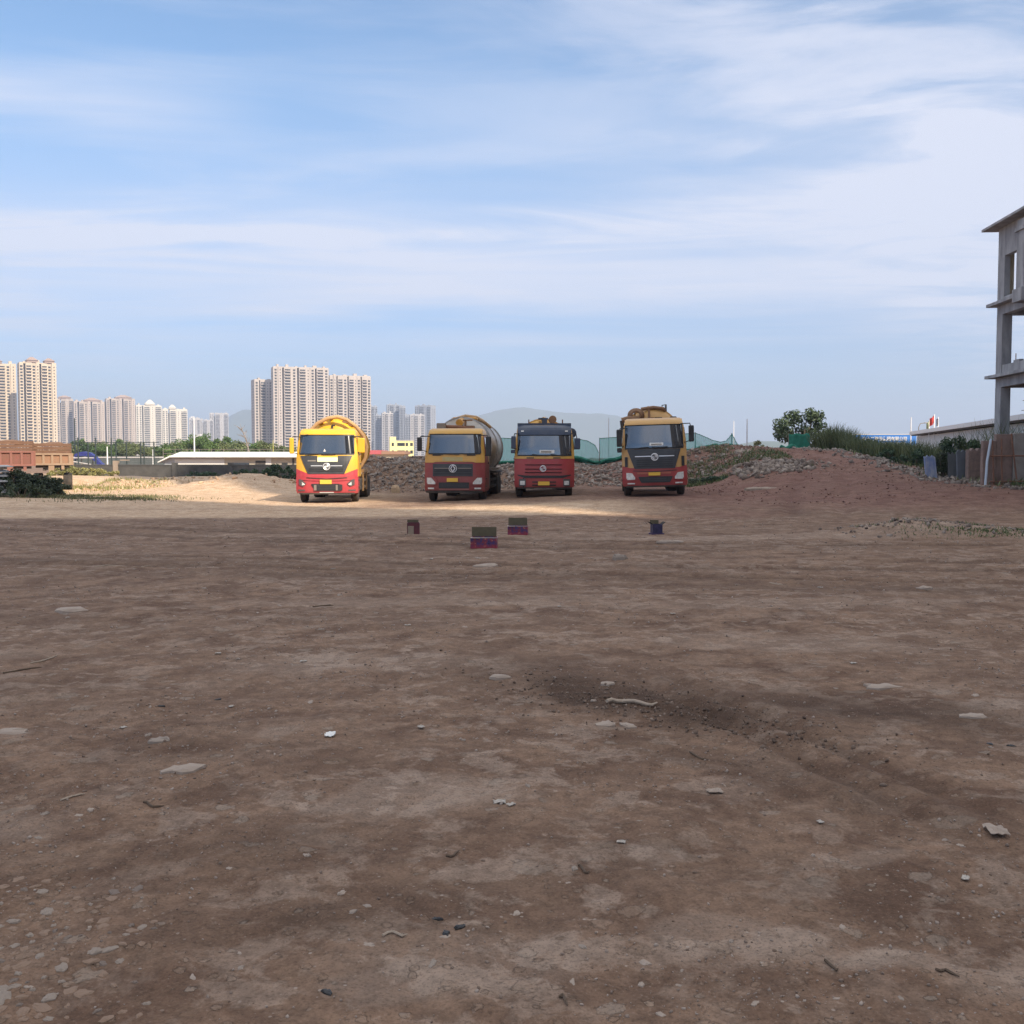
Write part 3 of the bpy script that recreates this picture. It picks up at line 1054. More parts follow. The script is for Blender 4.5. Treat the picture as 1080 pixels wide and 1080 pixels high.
def cab_shell(name, z0, z1, m, parent, grow=0.0, yb=2.25):
    zs = sorted({z0, z1} | {z for z in (.4, .5, .8, 1.1, 1.4, 1.7, 1.95, 2.2, 2.45, 2.7, 2.82, 2.9, 2.95, 3.0) if z0 < z < z1})
    k = 21
    vs, fs = [], []
    for z in zs:
        h = hw(z)
        for i in range(k):
            u_ = -1 + 2 * i / (k - 1)
            u_ = math.copysign(abs(u_) ** .75, u_)
            vs.append((u_ * (h + grow), fy(u_ * h, z) - grow, z))
        vs.append((h + grow, yb, z))
        vs.append((-h - grow, yb, z))
    n = k + 2
    for i in range(len(zs) - 1):
        for j in range(n):
            j2 = (j + 1) % n
            fs.append((i * n + j, i * n + j2, (i + 1) * n + j2, (i + 1) * n + j))
    fs.append(tuple(range(n - 1, -1, -1)))
    fs.append(tuple((len(zs) - 1) * n + j for j in range(n)))
    return MB().add(vs, fs).build(name, m, parent, smooth=True, ang=50)


def patch(top, bot, t, mb=None, nx=16, nz=4):
    """plate that follows the cab front; outline = upper and lower polylines in (x, z); t = how proud"""
    mb = mb or MB()
    tx, tz = zip(*top)
    bx, bz = zip(*bot)
    x0, x1 = max(tx[0], bx[0]), min(tx[-1], bx[-1])
    xs = sorted(set(np.round(np.linspace(x0, x1, nx), 4)) | {round(q, 4) for q in tx + bx if x0 <= q <= x1})
    vs, fs = [], []
    for x in xs:
        a, b = float(np.interp(x, tx, tz)), float(np.interp(x, bx, bz))
        for j in range(nz + 1):
            z = b + (a - b) * j / nz
            xx = max(-hw(z), min(hw(z), x))
            vs.append((x, fy(xx, z) - t, z))
    c = len(xs)
    m_ = nz + 1
    o = len(vs)
    vs += [(p[0], p[1] + t + .03, p[2]) for p in vs]
    for i in range(c - 1):
        for j in range(nz):
            a = i * m_ + j
            fs.append((a, a + m_, a + m_ + 1, a + 1))
            fs.append((o + a, o + a + 1, o + a + m_ + 1, o + a + m_))
    for i in range(c - 1):
        for j in (0, nz):
            a = i * m_ + j
            fs.append((a, o + a, o + a + m_, a + m_))
    for j in range(nz):
        for i in (0, c - 1):
            a = i * m_ + j
            fs.append((a, a + 1, o + a + 1, o + a))
    return mb.add(vs, fs)


def rect(x0, x1, z0, z1):
    return [(x0, z1), (x1, z1)], [(x0, z0), (x1, z0)]


def wheel(parent, x, y, r=.5, w=.28):
    s = 1 if x > 0 else -1
    o = MB().lathe([(.3, -w / 2), (r - .06, -w / 2), (r, -w / 2 + .05), (r, w / 2 - .05), (r - .06, w / 2), (.3, w / 2)], (x, y, r), 'x', 28).build('wheel', m_tyre, parent, smooth=True)
    MB().lathe([(.0, .05), (.12, .05), (.14, .0), (.24, -.04), (.29, .06), (.31, .06)], (x + s * (w / 2 - .07), y, r), 'x', 20).build('rim', m_rim, o, smooth=True)
    return o


def mirror(parent, x, ztop, zbot, m, w=.2, armz=None, yy=.12):
    s = 1 if x > 0 else -1
    o = MB().box(x - w / 2, x + w / 2, yy - .09, yy + .09, zbot, ztop).build('mirror', m, parent, bevel=.04)
    az = armz or ztop + .05
    MB().tube([(s * 1.02, .35, az), (s * (abs(x) - .05), yy + .02, az), (x, yy, ztop - .08)], .022, 6).build('arm', m_black, o, smooth=True)
    MB().tube([(s * 1.12, .30, zbot - .02), (x, yy, zbot + .06)], .018, 6).build('arm', m_black, o, smooth=True)
    return o


def wipers(parent, z, spots, ln=.62, rise=.05):
    for (x, d) in spots:
        a = (x, fy(x, z) - .05, z)
        x2 = x + d * ln
        b = (x2, fy(x2, z + rise) - .04, z + rise)
        MB().tube([a, ((a[0] + b[0]) / 2, min(a[1], b[1]) - .02, z + rise * .7), b], .016, 5).build('wiper', m_black, parent)


def emblem(parent, x, z, r, kind):
    y = fy(x, z) - .06
    ring = [(x + r * math.cos(t), y, z + r * math.sin(t)) for t in np.linspace(0, 2 * math.pi, 25)[:-1]]
    mb = MB()
    if kind == 'ring':
        mb.tube(ring, r * .16, 6, True)
        for s in (1, -1):          # two swooping crescents inside the ring
            mb.tube([(x + s * r * .62 * math.cos(t), y - .005, z + s * r * .62 * math.sin(t)) for t in np.linspace(-.5, 2.1, 9)], [r * .05, r * .1, r * .16, r * .2, r * .2, r * .16, r * .12, r * .08, r * .03], 6)
            mb.tube([(x + s * r * .05, y - .005, z + s * r * .25), (x + s * r * .4, y - .005, z - s * r * .15)], r * .12, 6)
    else:
        mb.tube(ring, r * .10, 6, True)
        k = [(0, .9), (.28, .45), (.56, 0), (.28, -.45), (0, -.9), (-.28, -.45), (-.56, 0), (-.28, .45)]
        mb.tube([(x + r * a, y - .01, z + r * b) for a, b in k], r * .16, 6, True)
    return mb.build('emblem', m_chrome, parent, smooth=True)


def plate(parent, x, z, w=.44, h=.16):
    o = patch(*rect(x - w / 2, x + w / 2, z - h / 2, z + h / 2), .09).build('number_plate', m_plate_y, parent)
    return o


def running_gear(root, ln, rear, m_side):
    ch = MB()
    for s in (-1, 1):
        ch.box(s * .42 - .05, s * .42 + .05, .6, ln - .2, .72, .98)
    for y in np.arange(1.0, ln, 1.3):
        ch.box(-.37, .37, y, y + .1, .76, .94)
    ch.box(-.95, .95, 1.28, 1.42, .42, .58)
    for y in rear:
        ch.box(-.85, .85, y - .08, y + .08, .42, .6)
    ch.box(-1.05, 1.05, .35, .5, .36, .5)
    ch.build('chassis', m_frame, root)
    for s in (-1, 1):
        wheel(root, s * 1.03, 1.35)
        MB().tube([(s * 1.03, 1.35 + .62 * math.cos(t), .5 + .62 * math.sin(t)) for t in np.linspace(-.1, math.pi + .1, 12)], .03, 5).build('mudguard', m_black, root)
        for y in rear:
            wheel(root, s * .98, y, .5, .5)
    # steps, tanks, side guards
    MB().box(-1.2, -.62, 2.5, 3.6, .45, .95).build('fuel_tank', m_rim, root, bevel=.06)
    MB().box(.62, 1.2, 2.5, 3.2, .45, .95).build('air_tank', m_frame, root, bevel=.05)
    for s in (-1, 1):
        g = MB()
        for z in (.55, .85):
            g.box(s * 1.17 - .03, s * 1.17 + .03, 3.4, rear[0] - .8, z - .05, z + .05)
        for y in (3.5, 4.4, 5.2):
            g.box(s * 1.13 - .025, s * 1.13 + .025, y, y + .06, .5, 1.15)
        g.box(s * 1.1 - .1, s * 1.1 + .1, 2.6, ln - .4, 1.12, 1.2)
        for y in np.arange(2.7, ln - .5, 1.05):
            g.box(s * 1.1 - .03, s * 1.1 + .03, y, y + .06, .98, 1.12)
        g.build('side_rail', m_side, root)
    MB().box(-1.15, 1.15, ln - .25, ln - .1, .5, .68).build('rear_bumper', m_frame, root)


def tank(root, y0_, y1_, r, zc_, m, rib_m, nrib=6):
    prof = [(0, y0_ - .34), (r * .35, y0_ - .31), (r * .65, y0_ - .22), (r * .86, y0_ - .1), (r * .97, y0_ + .02), (r, y0_ + .1), (r, y1_ - .1), (r * .9, y1_ + .06), (r * .6, y1_ + .2), (0, y1_ + .3)]
    t = MB().lathe(prof, (0, 0, zc_), 'y', 40).build('tank', m, root, smooth=True, ang=40)
    for y in np.linspace(y0_ + .12, y1_ - .12, nrib):
        MB().lathe([(r - .02, y - .05), (r + .05, y - .04), (r + .05, y + .04), (r - .02, y + .05)], (0, 0, zc_), 'y', 40).build('rib', rib_m, t, smooth=True)
    # saddles under the tank
    sd = MB()
    for y in (y0_ + .5, (y0_ + y1_) / 2, y1_ - .5):
        sd.box(-.8, .8, y - .1, y + .1, .985, zc_ - r * .62)
    sd.build('saddle', m_frame, root)
    return t


def doors(root, m, z0=1.0, z1=2.72):
    for s in (-1, 1):
        d = MB()
        vs = []
        for z in np.linspace(z0, z1, 8):
            for y in (.42, 1.75):
                vs.append((s * (hw(z) + .015), max(y, fy(hw(z), z) + .06), z))
        d.add(vs, [(2 * i, 2 * i + 1, 2 * i + 3, 2 * i + 2) for i in range(7)])
        o = d.build('door', m, root)
        sol = o.modifiers.new('thickness', 'SOLIDIFY')
        sol.thickness = .03
        g = MB()
        vs = []
        for z in np.linspace(1.95, 2.62, 5):
            for y in (.62, 1.65):
                vs.append((s * (hw(z) + .036), y, z))
        g.add(vs, [(2 * i, 2 * i + 1, 2 * i + 3, 2 * i + 2) for i in range(4)])
        gl = g.build('window', m_glass, o)
        q = gl.modifiers.new('thickness', 'SOLIDIFY')
        q.thickness = .012
        MB().box(s * 1.255 - .02, s * 1.255 + .02, 1.45, 1.65, 1.55, 1.60).build('handle', m_black, o)
        st = MB()
        st.box(s * 1.17 - .1, s * 1.17 + .1, .5, .95, .62, .66).box(s * 1.17 - .1, s * 1.17 + .1, .5, .95, .92, .96)
        st.build('step', m_frame, root)


def hose(root, pts, r, m, name='suction_hose'):
    return MB().tube(pts, r, 10).build(name, m, root, smooth=True)


def windscreen(root, zb, zt, wb, wt, t=.035, trim=None):
    if trim is not None:
        patch([(-wt - .05, zt + .04), (wt + .05, zt + .04)], [(-wt - .05, zb - .05), (wt + .05, zb - .05)], .018).build('windscreen_surround', trim, root)
    return patch([(-wb, zb + .02), (-wt, zt), (wt, zt), (wb, zb + .02)], [(-wb, zb), (wb, zb)], t, nx=24, nz=8).build('windscreen', m_glass, root, smooth=True)


def headlight(root, s, bez, lens, mb=None):
    def mir(poly):
        return [(s * a, b) for a, b in poly][::s]
    o = patch(mir(bez[0]), mir(bez[1]), .062, nx=6).build('headlight', mb or m_bezel, root)
    patch(mir(lens[0]), mir(lens[1]), .078, nx=5).build('lens', m_lens, o)
    return o


def slats(root, zs, x0, x1, m, name='grille_bar', t=.075, h=.03):
    for z in zs:
        patch(*rect(x0, x1, z - h / 2, z + h / 2), t).build(name, m, root)


def lower_front(root, red, zlow=.36):
    """under-bumper valance and the dark void beneath"""
    patch(*rect(-1.1, 1.1, zlow, zlow + .06), .07).build('bumper_lip', m_frame, root)


# ---------- truck with yellow placard, in the sun
def truck_placard(loc, rz):
    r = empty('tanker_truck', loc, rz)
    tag(r, 'clean bright yellow and red tanker truck with a pale placard on its grille', 'truck', 'parked tanker trucks')
    yel = paint('bright yellow paint', (.80, .44, .015), amt=.32)
    red = paint('bright red paint', (.50, .014, .045), amt=.32)
    running_gear(r, 9.4, (6.6, 7.9), mat('tan side steel', (.50, .38, .24), .8, col2=(.35, .2, .12), nscale=4))
    cab_shell('cab', 1.05, 3.0, yel, r)
    cab_shell('bumper', .40, 1.047, red, r, .012, 1.0)
    cab_shell('lower_cab', .55, 1.046, m_frame, r, -.05)
    patch([(-1.215, 1.38), (-.74, 1.19), (.74, 1.19), (1.215, 1.38)], [(-1.215, 1.05), (1.215, 1.05)], .014).build('front_panel', red, r)
    windscreen(r, 1.99, 2.70, 1.10, 1.03, trim=m_black)
    patch(*rect(-1.07, 1.07, 2.75, 2.93), .05).build('visor', yel, r)
    g = patch([(-1.04, 1.90), (1.0, 1.90)], [(-1.04, 1.88), (-.74, 1.18), (.70, 1.18), (1.0, 1.88)], .035, nx=20).build('grille', m_char, r)
    slats(g, (1.30, 1.38), -.70, .66, m_black, t=.055, h=.035)
    slats(g, (1.50,), -.62, -.16, m_chrome, t=.06)
    slats(g, (1.50,), .16, .62, m_chrome, t=.06)
    slats(g, (1.70,), -.75, -.42, m_rim, 'lettering', .05, .05)
    emblem(r, 0, 1.47, .13, 'ring')
    patch(*rect(-.36, .44, 1.66, 1.84), .06).build('placard', m_placard, r)
    patch(*rect(-.36, .44, 1.845, 1.90), .055).build('placard', m_plate_y, r)
    patch([(-.80, 1.04), (0, .99), (.80, 1.04)], [(-.80, 1.01), (0, .955), (.80, 1.01)], .03).build('crease', m_black, r)
    patch([(-1.1, .985), (-.5, .945), (.5, .945), (1.1, .985)], [(-1.1, .94), (-.5, .905), (.5, .905), (1.1, .94)], .045).build('trim', red, r)
    for s in (-1, 1):
        headlight(r, s, ([(.82, .80), (1.0, .95), (1.10, .97)], [(.82, .78), (.92, .67), (1.10, .74)]), ([(.86, .77), (.98, .86)], [(.86, .74), (.98, .72)]))
        patch(*((rect(s * 1.0 - .14, s * 1.0 + .14, .50, .55))), .03).build('fog_lamp', m_bezel, r)
    it = patch([(-.60, .78), (.46, .78), (.62, .74)], [(-.60, .74), (-.44, .50), (.56, .50), (.62, .53)], .05).build('intake', m_black, r)
    slats(it, (.58, .66, .72), -.36, .34, m_char, t=.06, h=.02)
    for (a, b) in ((-.5, -.40), (.36, .44)):
        patch(*rect(a, b, .52, .74), .07).build('intake_fin', m_rim, it)
    plate(r, -.03, .86, .46, .17)
    lower_front(r, red)
    patch(*rect(-.28, .28, .40, .45), .05).build('bumper_lip', m_white, r)
    wipers(r, 1.93, ((-.85, 1), (-.2, 1), (.35, -1)), .55)
    MB().add([(-.13, fy(0, 2.1) - .05, 2.07), (-.03, fy(0, 2.1) - .05, 2.07), (-.08, fy(0, 2.1) - .04, 2.18)], [(0, 1, 2)]).build('dashboard_card', m_white, r)
    doors(r, yel, 1.07)
    mirror(r, -1.38, 2.62, 1.98, yel, .17, 2.66)
    mirror(r, 1.34, 2.62, 2.02, yel, .30, 2.68, yy=.5)
    patch([(-1.06, 2.74), (-.74, 2.76)], [(-1.06, 2.70), (-.74, 2.72)], .09).build('kerb_mirror', m_black, r)
    t = tank(r, 3.1, 9.0, 1.16, 2.30, yel, yel)
    tan = mat('tan hose', (.52, .33, .16), .75, col2=(.40, .24, .12), nscale=3)
    hose(r, [(-.95, 2.85, 2.98), (-.62, 2.75, 3.30), (-.2, 2.7, 3.50), (.2, 2.68, 3.56), (.6, 2.68, 3.44), (1.0, 2.7, 3.14), (1.3, 2.72, 2.75), (1.42, 2.74, 2.3), (1.38, 2.76, 1.85), (1.2, 2.78, 1.5), (.95, 2.8, 1.3)], .08, tan)
    MB().box(-.06, .02, 2.55, 2.75, 2.98, 3.2).box(-.02, .1, 2.55, 2.75, 3.16, 3.23).build('hook', m_black, r)
    b = MB().tube([(-.1, 2.9, 3.53), (.1, 5.5, 3.56), (.15, 8.5, 3.52)], .085, 10).build('boom', m_rust, r, smooth=True)
    for (x, y) in ((-.55, 3.0), (.5, 3.1), (.75, 3.1), (-.7, 3.3)):
        MB().box(x - .12, x + .12, y, y + .3, 3.55 - abs(x) * .48, 3.63 - abs(x) * .42).build('clamp', m_brown, r)
    MB().box(1.0, 1.25, 3.3, 6.2, 1.2, 1.33).box(1.18, 1.25, 3.4, 3.5, .4, 1.2).box(1.18, 1.25, 5.6, 5.7, .4, 1.2).build('hose_tray', tan, r)
    return r


# ---------- maroon truck with bare steel tank
def truck_steel(loc, rz):
    r = empty('tanker_truck', loc, rz)
    tag(r, 'dusty maroon tanker truck with a bare steel tank and a yellow band under its windscreen', 'truck', 'parked tanker trucks')
    yel = paint('dusty amber paint', (.66, .36, .055), amt=.4)
    red = paint('maroon paint', (.26, .013, .024), amt=.32)
    running_gear(r, 10.6, (7.2, 8.5), m_frame)
    cab_shell('cab', 1.62, 3.0, yel, r)
    cab_shell('lower_cab', .42, 1.617, red, r, .004)
    patch([(-1.215, 1.87), (1.215, 1.87)], [(-1.215, 1.60), (-.85, 1.60), (-.7, 1.645), (.7, 1.645), (.85, 1.60), (1.215, 1.60)], .02).build('bonnet_band', yel, r)
    patch(*rect(-.48, .34, 1.66, 1.82), .024).build('faded_sticker', mat('faded sticker', (.42, .40, .20), .8, col2=(.5, .3, .1), nscale=6), r)
    for x in (-.72, .68):
        patch(*rect(x - .17, x + .17, 1.88, 1.93), .03).build('grab_handle', m_black, r)
    windscreen(r, 1.98, 2.72, 1.08, 1.0, trim=m_black)
    patch(*rect(-1.08, 1.08, 2.76, 2.95), .06).build('visor', yel, r)
    for x in (-.62, .52):
        patch(*rect(x - .2, x + .2, 2.735, 2.765), .07).build('visor_bracket', m_black, r)
    g = patch([(-.87, 1.55), (.75, 1.55)], [(-.87, 1.05), (.75, 1.05)], .03).build('grille', m_char, r)
    slats(g, (1.15, 1.24, 1.31), -.83, .71, m_black, t=.05, h=.04)
    slats(g, (1.37,), -.80, -.2, m_rim, t=.06, h=.035)
    slats(g, (1.37,), .16, .7, m_rim, t=.06, h=.035)
    emblem(r, -.05, 1.36, .15, 'diamond')
    for s in (-1, 1):
        headlight(r, s, ([(.70, .90), (.86, 1.03), (1.17, 1.03)], [(.70, .78), (.78, .68), (1.12, .68), (1.17, .76)]), ([(.76, .80), (.93, .99), (1.12, .99)], [(.76, .73), (1.08, .73), (1.12, .8)]), red)
        fl = patch(*rect(s * .95 - .13, s * .95 + .13, .53, .59), .05).build('fog_lamp', m_lens, r)
    it = patch(*rect(-.62, .6, .56, .80), .05).build('intake', m_black, r)
    slats(it, (.62, .68, .74), -.5, .5, m_char, t=.06, h=.02)
    patch(*rect(-.62, .6, .51, .545), .06).build('bumper_trim', mat('faded red trim', (.40, .16, .13), .6), r)
    plate(r, -.07, .90, .44, .15)
    patch(*rect(-1.17, 1.13, .38, .47), .075).build('bumper_lip', m_frame, r)
    wipers(r, 1.95, ((-.95, 1), (-.3, 1), (.35, 1)), .5, -.03)
    doors(r, red, .75, 2.7)
    mirror(r, -1.42, 2.62, 2.06, m_black, .19, 2.66)
    mirror(r, 1.36, 2.66, 1.86, m_black, .22, 2.7, yy=.3)
    tk = tank(r, 3.0, 9.6, 1.24, 2.28, m_steel, m_steel, 3)
    MB().lathe([(1.22, 9.45), (1.30, 9.5), (1.30, 9.62), (1.2, 9.66)], (0, 0, 2.28), 'y', 40).build('end_ring', m_frame, tk, smooth=True)
    amber = paint('amber boom paint', (.70, .34, .05), amt=.35)
    MB().tube([(-.1, 2.7, 3.30), (.1, 4.0, 3.55), (.25, 6.5, 3.6), (.3, 9.0, 3.55)], .16, 10).build('boom', amber, r, smooth=True)
    MB().box(-.45, .6, 3.2, 5.4, 3.42, 3.56).build('boom_base', amber, r, bevel=.05)
    MB().tube([(-.5, 3.3, 3.44), (.1, 3.4, 3.62), (.5, 3.8, 3.58), (.85, 4.4, 3.36), (1.0, 5.5, 3.2)], .07, 8).build('suction_hose', mat('sandy hose', (.52, .36, .20), .8), r, smooth=True)
    MB().box(-.98, -.6, 1.95, 2.3, 2.99, 3.26).build('air_intake_box', m_rim, r, bevel=.03)
    MB().tube([(-.6, 2.2, 3.12), (.0, 2.25, 3.1), (.55, 2.3, 3.02)], .07, 8).build('pipe', m_rust, r, smooth=True)
    MB().box(.02, .55, 2.3, 2.9, 3.0, 3.16).box(.16, .24, 2.3, 2.5, 3.1, 3.42).box(.1, .5, 2.3, 2.42, 3.36, 3.42).build('boom_rest', m_brown, r)
    MB().box(1.14, 1.22, 2.5, 2.62, .5, 2.0).box(1.0, 1.3, 2.5, 6.5, 1.25, 1.36).build('hose_tray', m_rim, r)
    return r


# ---------- navy visor truck
def truck_navy(loc, rz):
    r = empty('tanker_truck', loc, rz)
    tag(r, 'dark red tanker truck with a tall navy roof visor and louvred front', 'truck', 'parked tanker trucks')
    yel = paint('dusty amber paint', (.66, .36, .055), amt=.4)
    red = paint('crimson paint', (.39, .018, .032), amt=.30)
    running_gear(r, 9.6, (6.7, 8.0), m_frame)
    cab_shell('cab', 1.60, 3.0, yel, r)
    cab_shell('lower_cab', .42, 1.597, red, r, .006)
    v_ = patch(*rect(-1.10, 1.10, 2.55, 2.95), .10, MB().box(-1.1, 1.1, .62, 1.4, 2.9, 3.04)).build('visor', m_navy, r)
    patch(*rect(-.95, -.84, 2.68, 2.73), .12).build('marker_lamp', m_white, v_)
    patch(*rect(.84, .95, 2.68, 2.73), .12).build('marker_lamp', m_white, v_)
    windscreen(r, 1.74, 2.55, 1.11, 1.05, trim=m_black)
    patch([(-1.215, 1.68), (1.215, 1.68)], [(-1.215, 1.58), (1.215, 1.58)], .015).build('trim', yel, r)
    for x in (-.58, .50):
        patch(*rect(x - .15, x + .15, 1.60, 1.635), .03).build('grab_handle', m_black, r)
    slats(r, (1.33, 1.16, 1.02), -.8, .7, mat('louvre shadow gap', (.07, .012, .018), .6), 'louvre', .02, .035)
    slats(r, (1.37, 1.20, 1.06), -.78, .68, red, 'louvre_blade', .055, .04)
    emblem(r, -.06, 1.18, .115, 'ring')
    patch([(-1.1, .94), (-.8, .90), (.72, .90), (1.08, .94)], [(-1.1, .90), (-.8, .80), (.72, .80), (1.08, .90)], .03).build('intake', m_black, r)
    for s in (-1, 1):
        headlight(r, s, (rect(.76, 1.04, .46, .76)), (rect(.80, .99, .52, .68)))
    patch(*rect(-.88, -.83, .42, .80), .02).build('panel_gap', m_black, r)
    for z in (.63, .50):
        patch([(-.55, z + .03), (.52, z + .03)], [(-.50, z - .02), (.47, z - .02)], .03).build('grille_bar', m_black, r)
    plate(r, -.03, .58, .46, .15)
    patch(*rect(-.42, .30, .35, .39), .07).build('bumper_trim', m_rim, r)
    lower_front(r, red)
    wipers(r, 1.76, ((-.5, 1), (.25, 1)), .62, -.05)
    patch(*rect(-.20, .40, 1.80, 1.93), .05).build('dashboard_card', m_white, r)
    patch(*rect(-.15, .28, 1.83, 1.89), .054).build('dashboard_card_print', m_rim, r)
    doors(r, red, .75, 1.7)
    mirror(r, -1.26, 2.50, 1.98, m_navy, .19, 2.6)
    MB().box(-1.37, -1.19, .05, .22, 1.80, 1.95).build('mirror', m_navy, r, bevel=.03)
    mirror(r, 1.34, 2.42, 1.96, m_navy, .24, 2.6, yy=.3)
    tank(r, 3.0, 8.9, 1.16, 2.12, yel, yel, 5)
    MB().box(-.06, .16, 2.35, 2.7, 2.98, 3.28).box(-.22, .2, 2.4, 2.7, 3.26, 3.33).build('boom_bracket', m_navy, r)
    MB().lathe([(.0, 2.5), (.16, 2.5), (.17, 2.56), (.17, 2.9), (0, 2.9)], (.40, 0, 3.27), 'y', 16).build('winch_drum', m_brown, r, smooth=True)
    MB().tube([(0, 2.7, 3.28), (.1, 5, 3.40), (.1, 8.6, 3.36)], .1, 8).build('boom', yel, r, smooth=True)
    MB().box(-.10, -.2, 2.62, 2.7, 2.98, 3.2).build('brace', yel, r)
    for (x, h_) in ((-.62, 3.28), (.84, 3.28)):
        MB().tube([(x, 3.0, 2.95), (x, 3.0, h_)], .03, 6).build('rail_post', m_rust, r)
        MB().tube([(x - .16, 3.0, 3.02), (x + .3, 3.0, 3.06)], .05, 6).build('rail', m_brown, r)
    MB().lathe([(.0, 1.6), (.19, 1.6), (.22, 1.66), (.22, 2.2), (.1, 2.24), (0, 2.24)], (1.16, 0, 2.66), 'y', 20).build('air_cleaner', m_navy, r, smooth=True)
    MB().tube([(1.18, 1.9, 2.46), (1.2, 1.9, 1.5), (1.1, 1.9, 1.0)], .07, 8).build('pipe', m_black, r, smooth=True)
    return r


# ---------- truck with black trapezoid grille on the slope
def truck_black(loc, rz, roll):
    r = empty('tanker_truck', loc, rz)
    r.rotation_euler = (0, roll, rz)
    tag(r, 'tanker truck with amber visor, black trapezoid grille and brown hose coil, tilted on the slope', 'truck', 'parked tanker trucks')
    yel = paint('sandy amber paint', (.62, .35, .10), amt=.45)
    red = paint('crimson paint', (.39, .018, .032), amt=.30)
    running_gear(r, 9.6, (6.7, 8.0), m_frame)
    cab_shell('cab', 1.10, 3.0, yel, r)
    cab_shell('bumper', .40, 1.097, red, r, .012, 1.0)
    cab_shell('lower_cab', .55, 1.096, m_frame, r, -.05)
    windscreen(r, 1.86, 2.70, 1.11, 1.05, trim=m_black)
    patch(*rect(-1.09, 1.09, 2.74, 2.96), .07).build('visor', yel, r)
    g = patch([(-1.02, 1.80), (.98, 1.80)], [(-1.02, 1.76), (-.76, 1.06), (.76, 1.06), (.98, 1.76)], .035, nx=20).build('grille', m_char, r)
    slats(g, (1.15, 1.23, 1.31, 1.39), -.68, .68, m_black, t=.05, h=.03)
    slats(g, (1.53,), -.74, -.14, m_chrome, t=.06, h=.035)
    slats(g, (1.53,), .16, .74, m_chrome, t=.06, h=.035)
    emblem(r, 0, 1.50, .125, 'ring')
    patch([(-1.215, 1.18), (-.72, 1.04), (.72, 1.04), (1.215, 1.18)], [(-1.215, 1.0), (1.215, 1.0)], .014).build('front_panel', red, r)
    for s in (-1, 1):
        patch(*rect(s * 1.07 - .055, s * 1.07 + .055, 1.14, 1.52), .03).build('air_vent', m_black, r)
        headlight(r, s, ([(.72, .78), (.84, .94), (1.14, .97)], [(.72, .68), (.76, .62), (1.1, .62), (1.14, .7)]), ([(.75, .74), (.86, .90), (1.08, .92)], [(.75, .66), (1.04, .65), (1.08, .72)]), red)
        patch(*rect(s * .9 - .14, s * .9 + .14, .48, .53), .05).build('fog_lamp', m_lens, r)
    patch([(-.82, 1.0), (0, .96), (.82, 1.0)], [(-.82, .975), (0, .93), (.82, .975)], .03).build('crease', m_black, r)
    patch(*rect(-.66, .60, .86, .92), .05).build('bumper_trim', mat('sandy red trim', (.42, .13, .08), .6), r)
    it = patch([(-.62, .76), (.66, .76)], [(-.62, .72), (-.52, .53), (.56, .53), (.66, .72)], .05).build('intake', m_black, r)
    slats(it, (.6, .67), -.4, .42, m_char, t=.06, h=.025)
    plate(r, -.02, .86, .44, .12)
    lower_front(r, red)
    wipers(r, 1.83, ((-.75, 1), (-.05, 1), (.45, -1)), .55)
    patch(*rect(-.18, .34, 1.93, 2.04), .05).build('dashboard_card', m_white, r)
    patch(*rect(-.12, .28, 1.955, 2.0), .054).build('dashboard_card_print', m_rim, r)
    doors(r, yel, 1.12)
    mirror(r, -1.32, 2.58, 1.92, m_black, .2, 2.62)
    MB().box(-1.41, -1.23, .04, .2, 1.70, 1.88).build('mirror', m_black, r, bevel=.03)
    mirror(r, 1.40, 2.66, 2.04, m_black, .2, 2.74)
    tank(r, 3.0, 8.8, 1.12, 2.36, yel, yel, 5)
    MB().box(-.14, -.05, 2.5, 2.75, 3.02, 3.42).box(-.16, .1, 2.48, 2.7, 3.0, 3.1).build('boom_bracket', m_brown, r)
    MB().box(.12, .42, 2.5, 2.7, 3.03, 3.10).build('valve', m_black, r)
    for k in range(3):
        cx, cz, cr = (-.62, 3.22, .19 + .05 * k)
        MB().tube([(cx + cr * math.cos(t), 2.55 + .12 * k, cz + cr * .8 * math.sin(t)) for t in np.linspace(0, 2 * math.pi, 21)[:-1]], .055, 8, True).build('hose_coil', m_brown, r, smooth=True)
    MB().tube([(-1.2, 2.4, 3.0), (-.95, 2.4, 3.06), (-.6, 2.6, 3.05)], .12, 10).build('suction_hose', m_brown, r, smooth=True)
    MB().tube([(-1.2, 2.4, 3.0), (-1.17, 2.45, 2.7), (-1.15, 2.5, 2.3)], .08, 8).build('suction_hose', m_frame, r, smooth=True)
    MB().tube([(-.4, 2.9, 3.46), (.1, 3.0, 3.52), (.5, 3.0, 3.46), (.6, 3.2, 3.3)], .07, 8).build('pipe', m_brown, r, smooth=True)
    MB().tube([(-.1, 3.3, 3.50), (0, 6, 3.54), (.1, 8.3, 3.5)], .1, 8).build('boom', yel, r, smooth=True)
    for (x, y, h_) in ((-.66, 2.8, 3.5), (.45, 3.1, 3.6), (.62, 3.1, 3.62), (.62, 4.0, 3.6)):
        MB().tube([(x, y, 3.1), (x, y, h_)], .022, 6).build('rail_post', m_frame, r)
    MB().tube([(.45, 3.1, 3.6), (.62, 3.1, 3.62), (.62, 4.0, 3.6)], .02, 6).build('rail', m_frame, r)
    MB().tube([(.7, 2.2, 3.02), (.75, 2.2, 3.08), (.95, 2.2, 3.07), (1.0, 2.2, 2.99)], .03, 6).build('roof_rail', m_frame, r)
    return r


def ground_at(x, y):
    return (x, y, hz(x, y + 1.3) - .02)


truck_placard(ground_at(-7.40, 40.9), R(4.5))
truck_steel(ground_at(-2.33, 41.3), R(-3.6))
truck_navy(ground_at(1.32, 41.6), R(-.6))
truck_black(ground_at(5.45, 38.9), R(-6), R(-1.6))


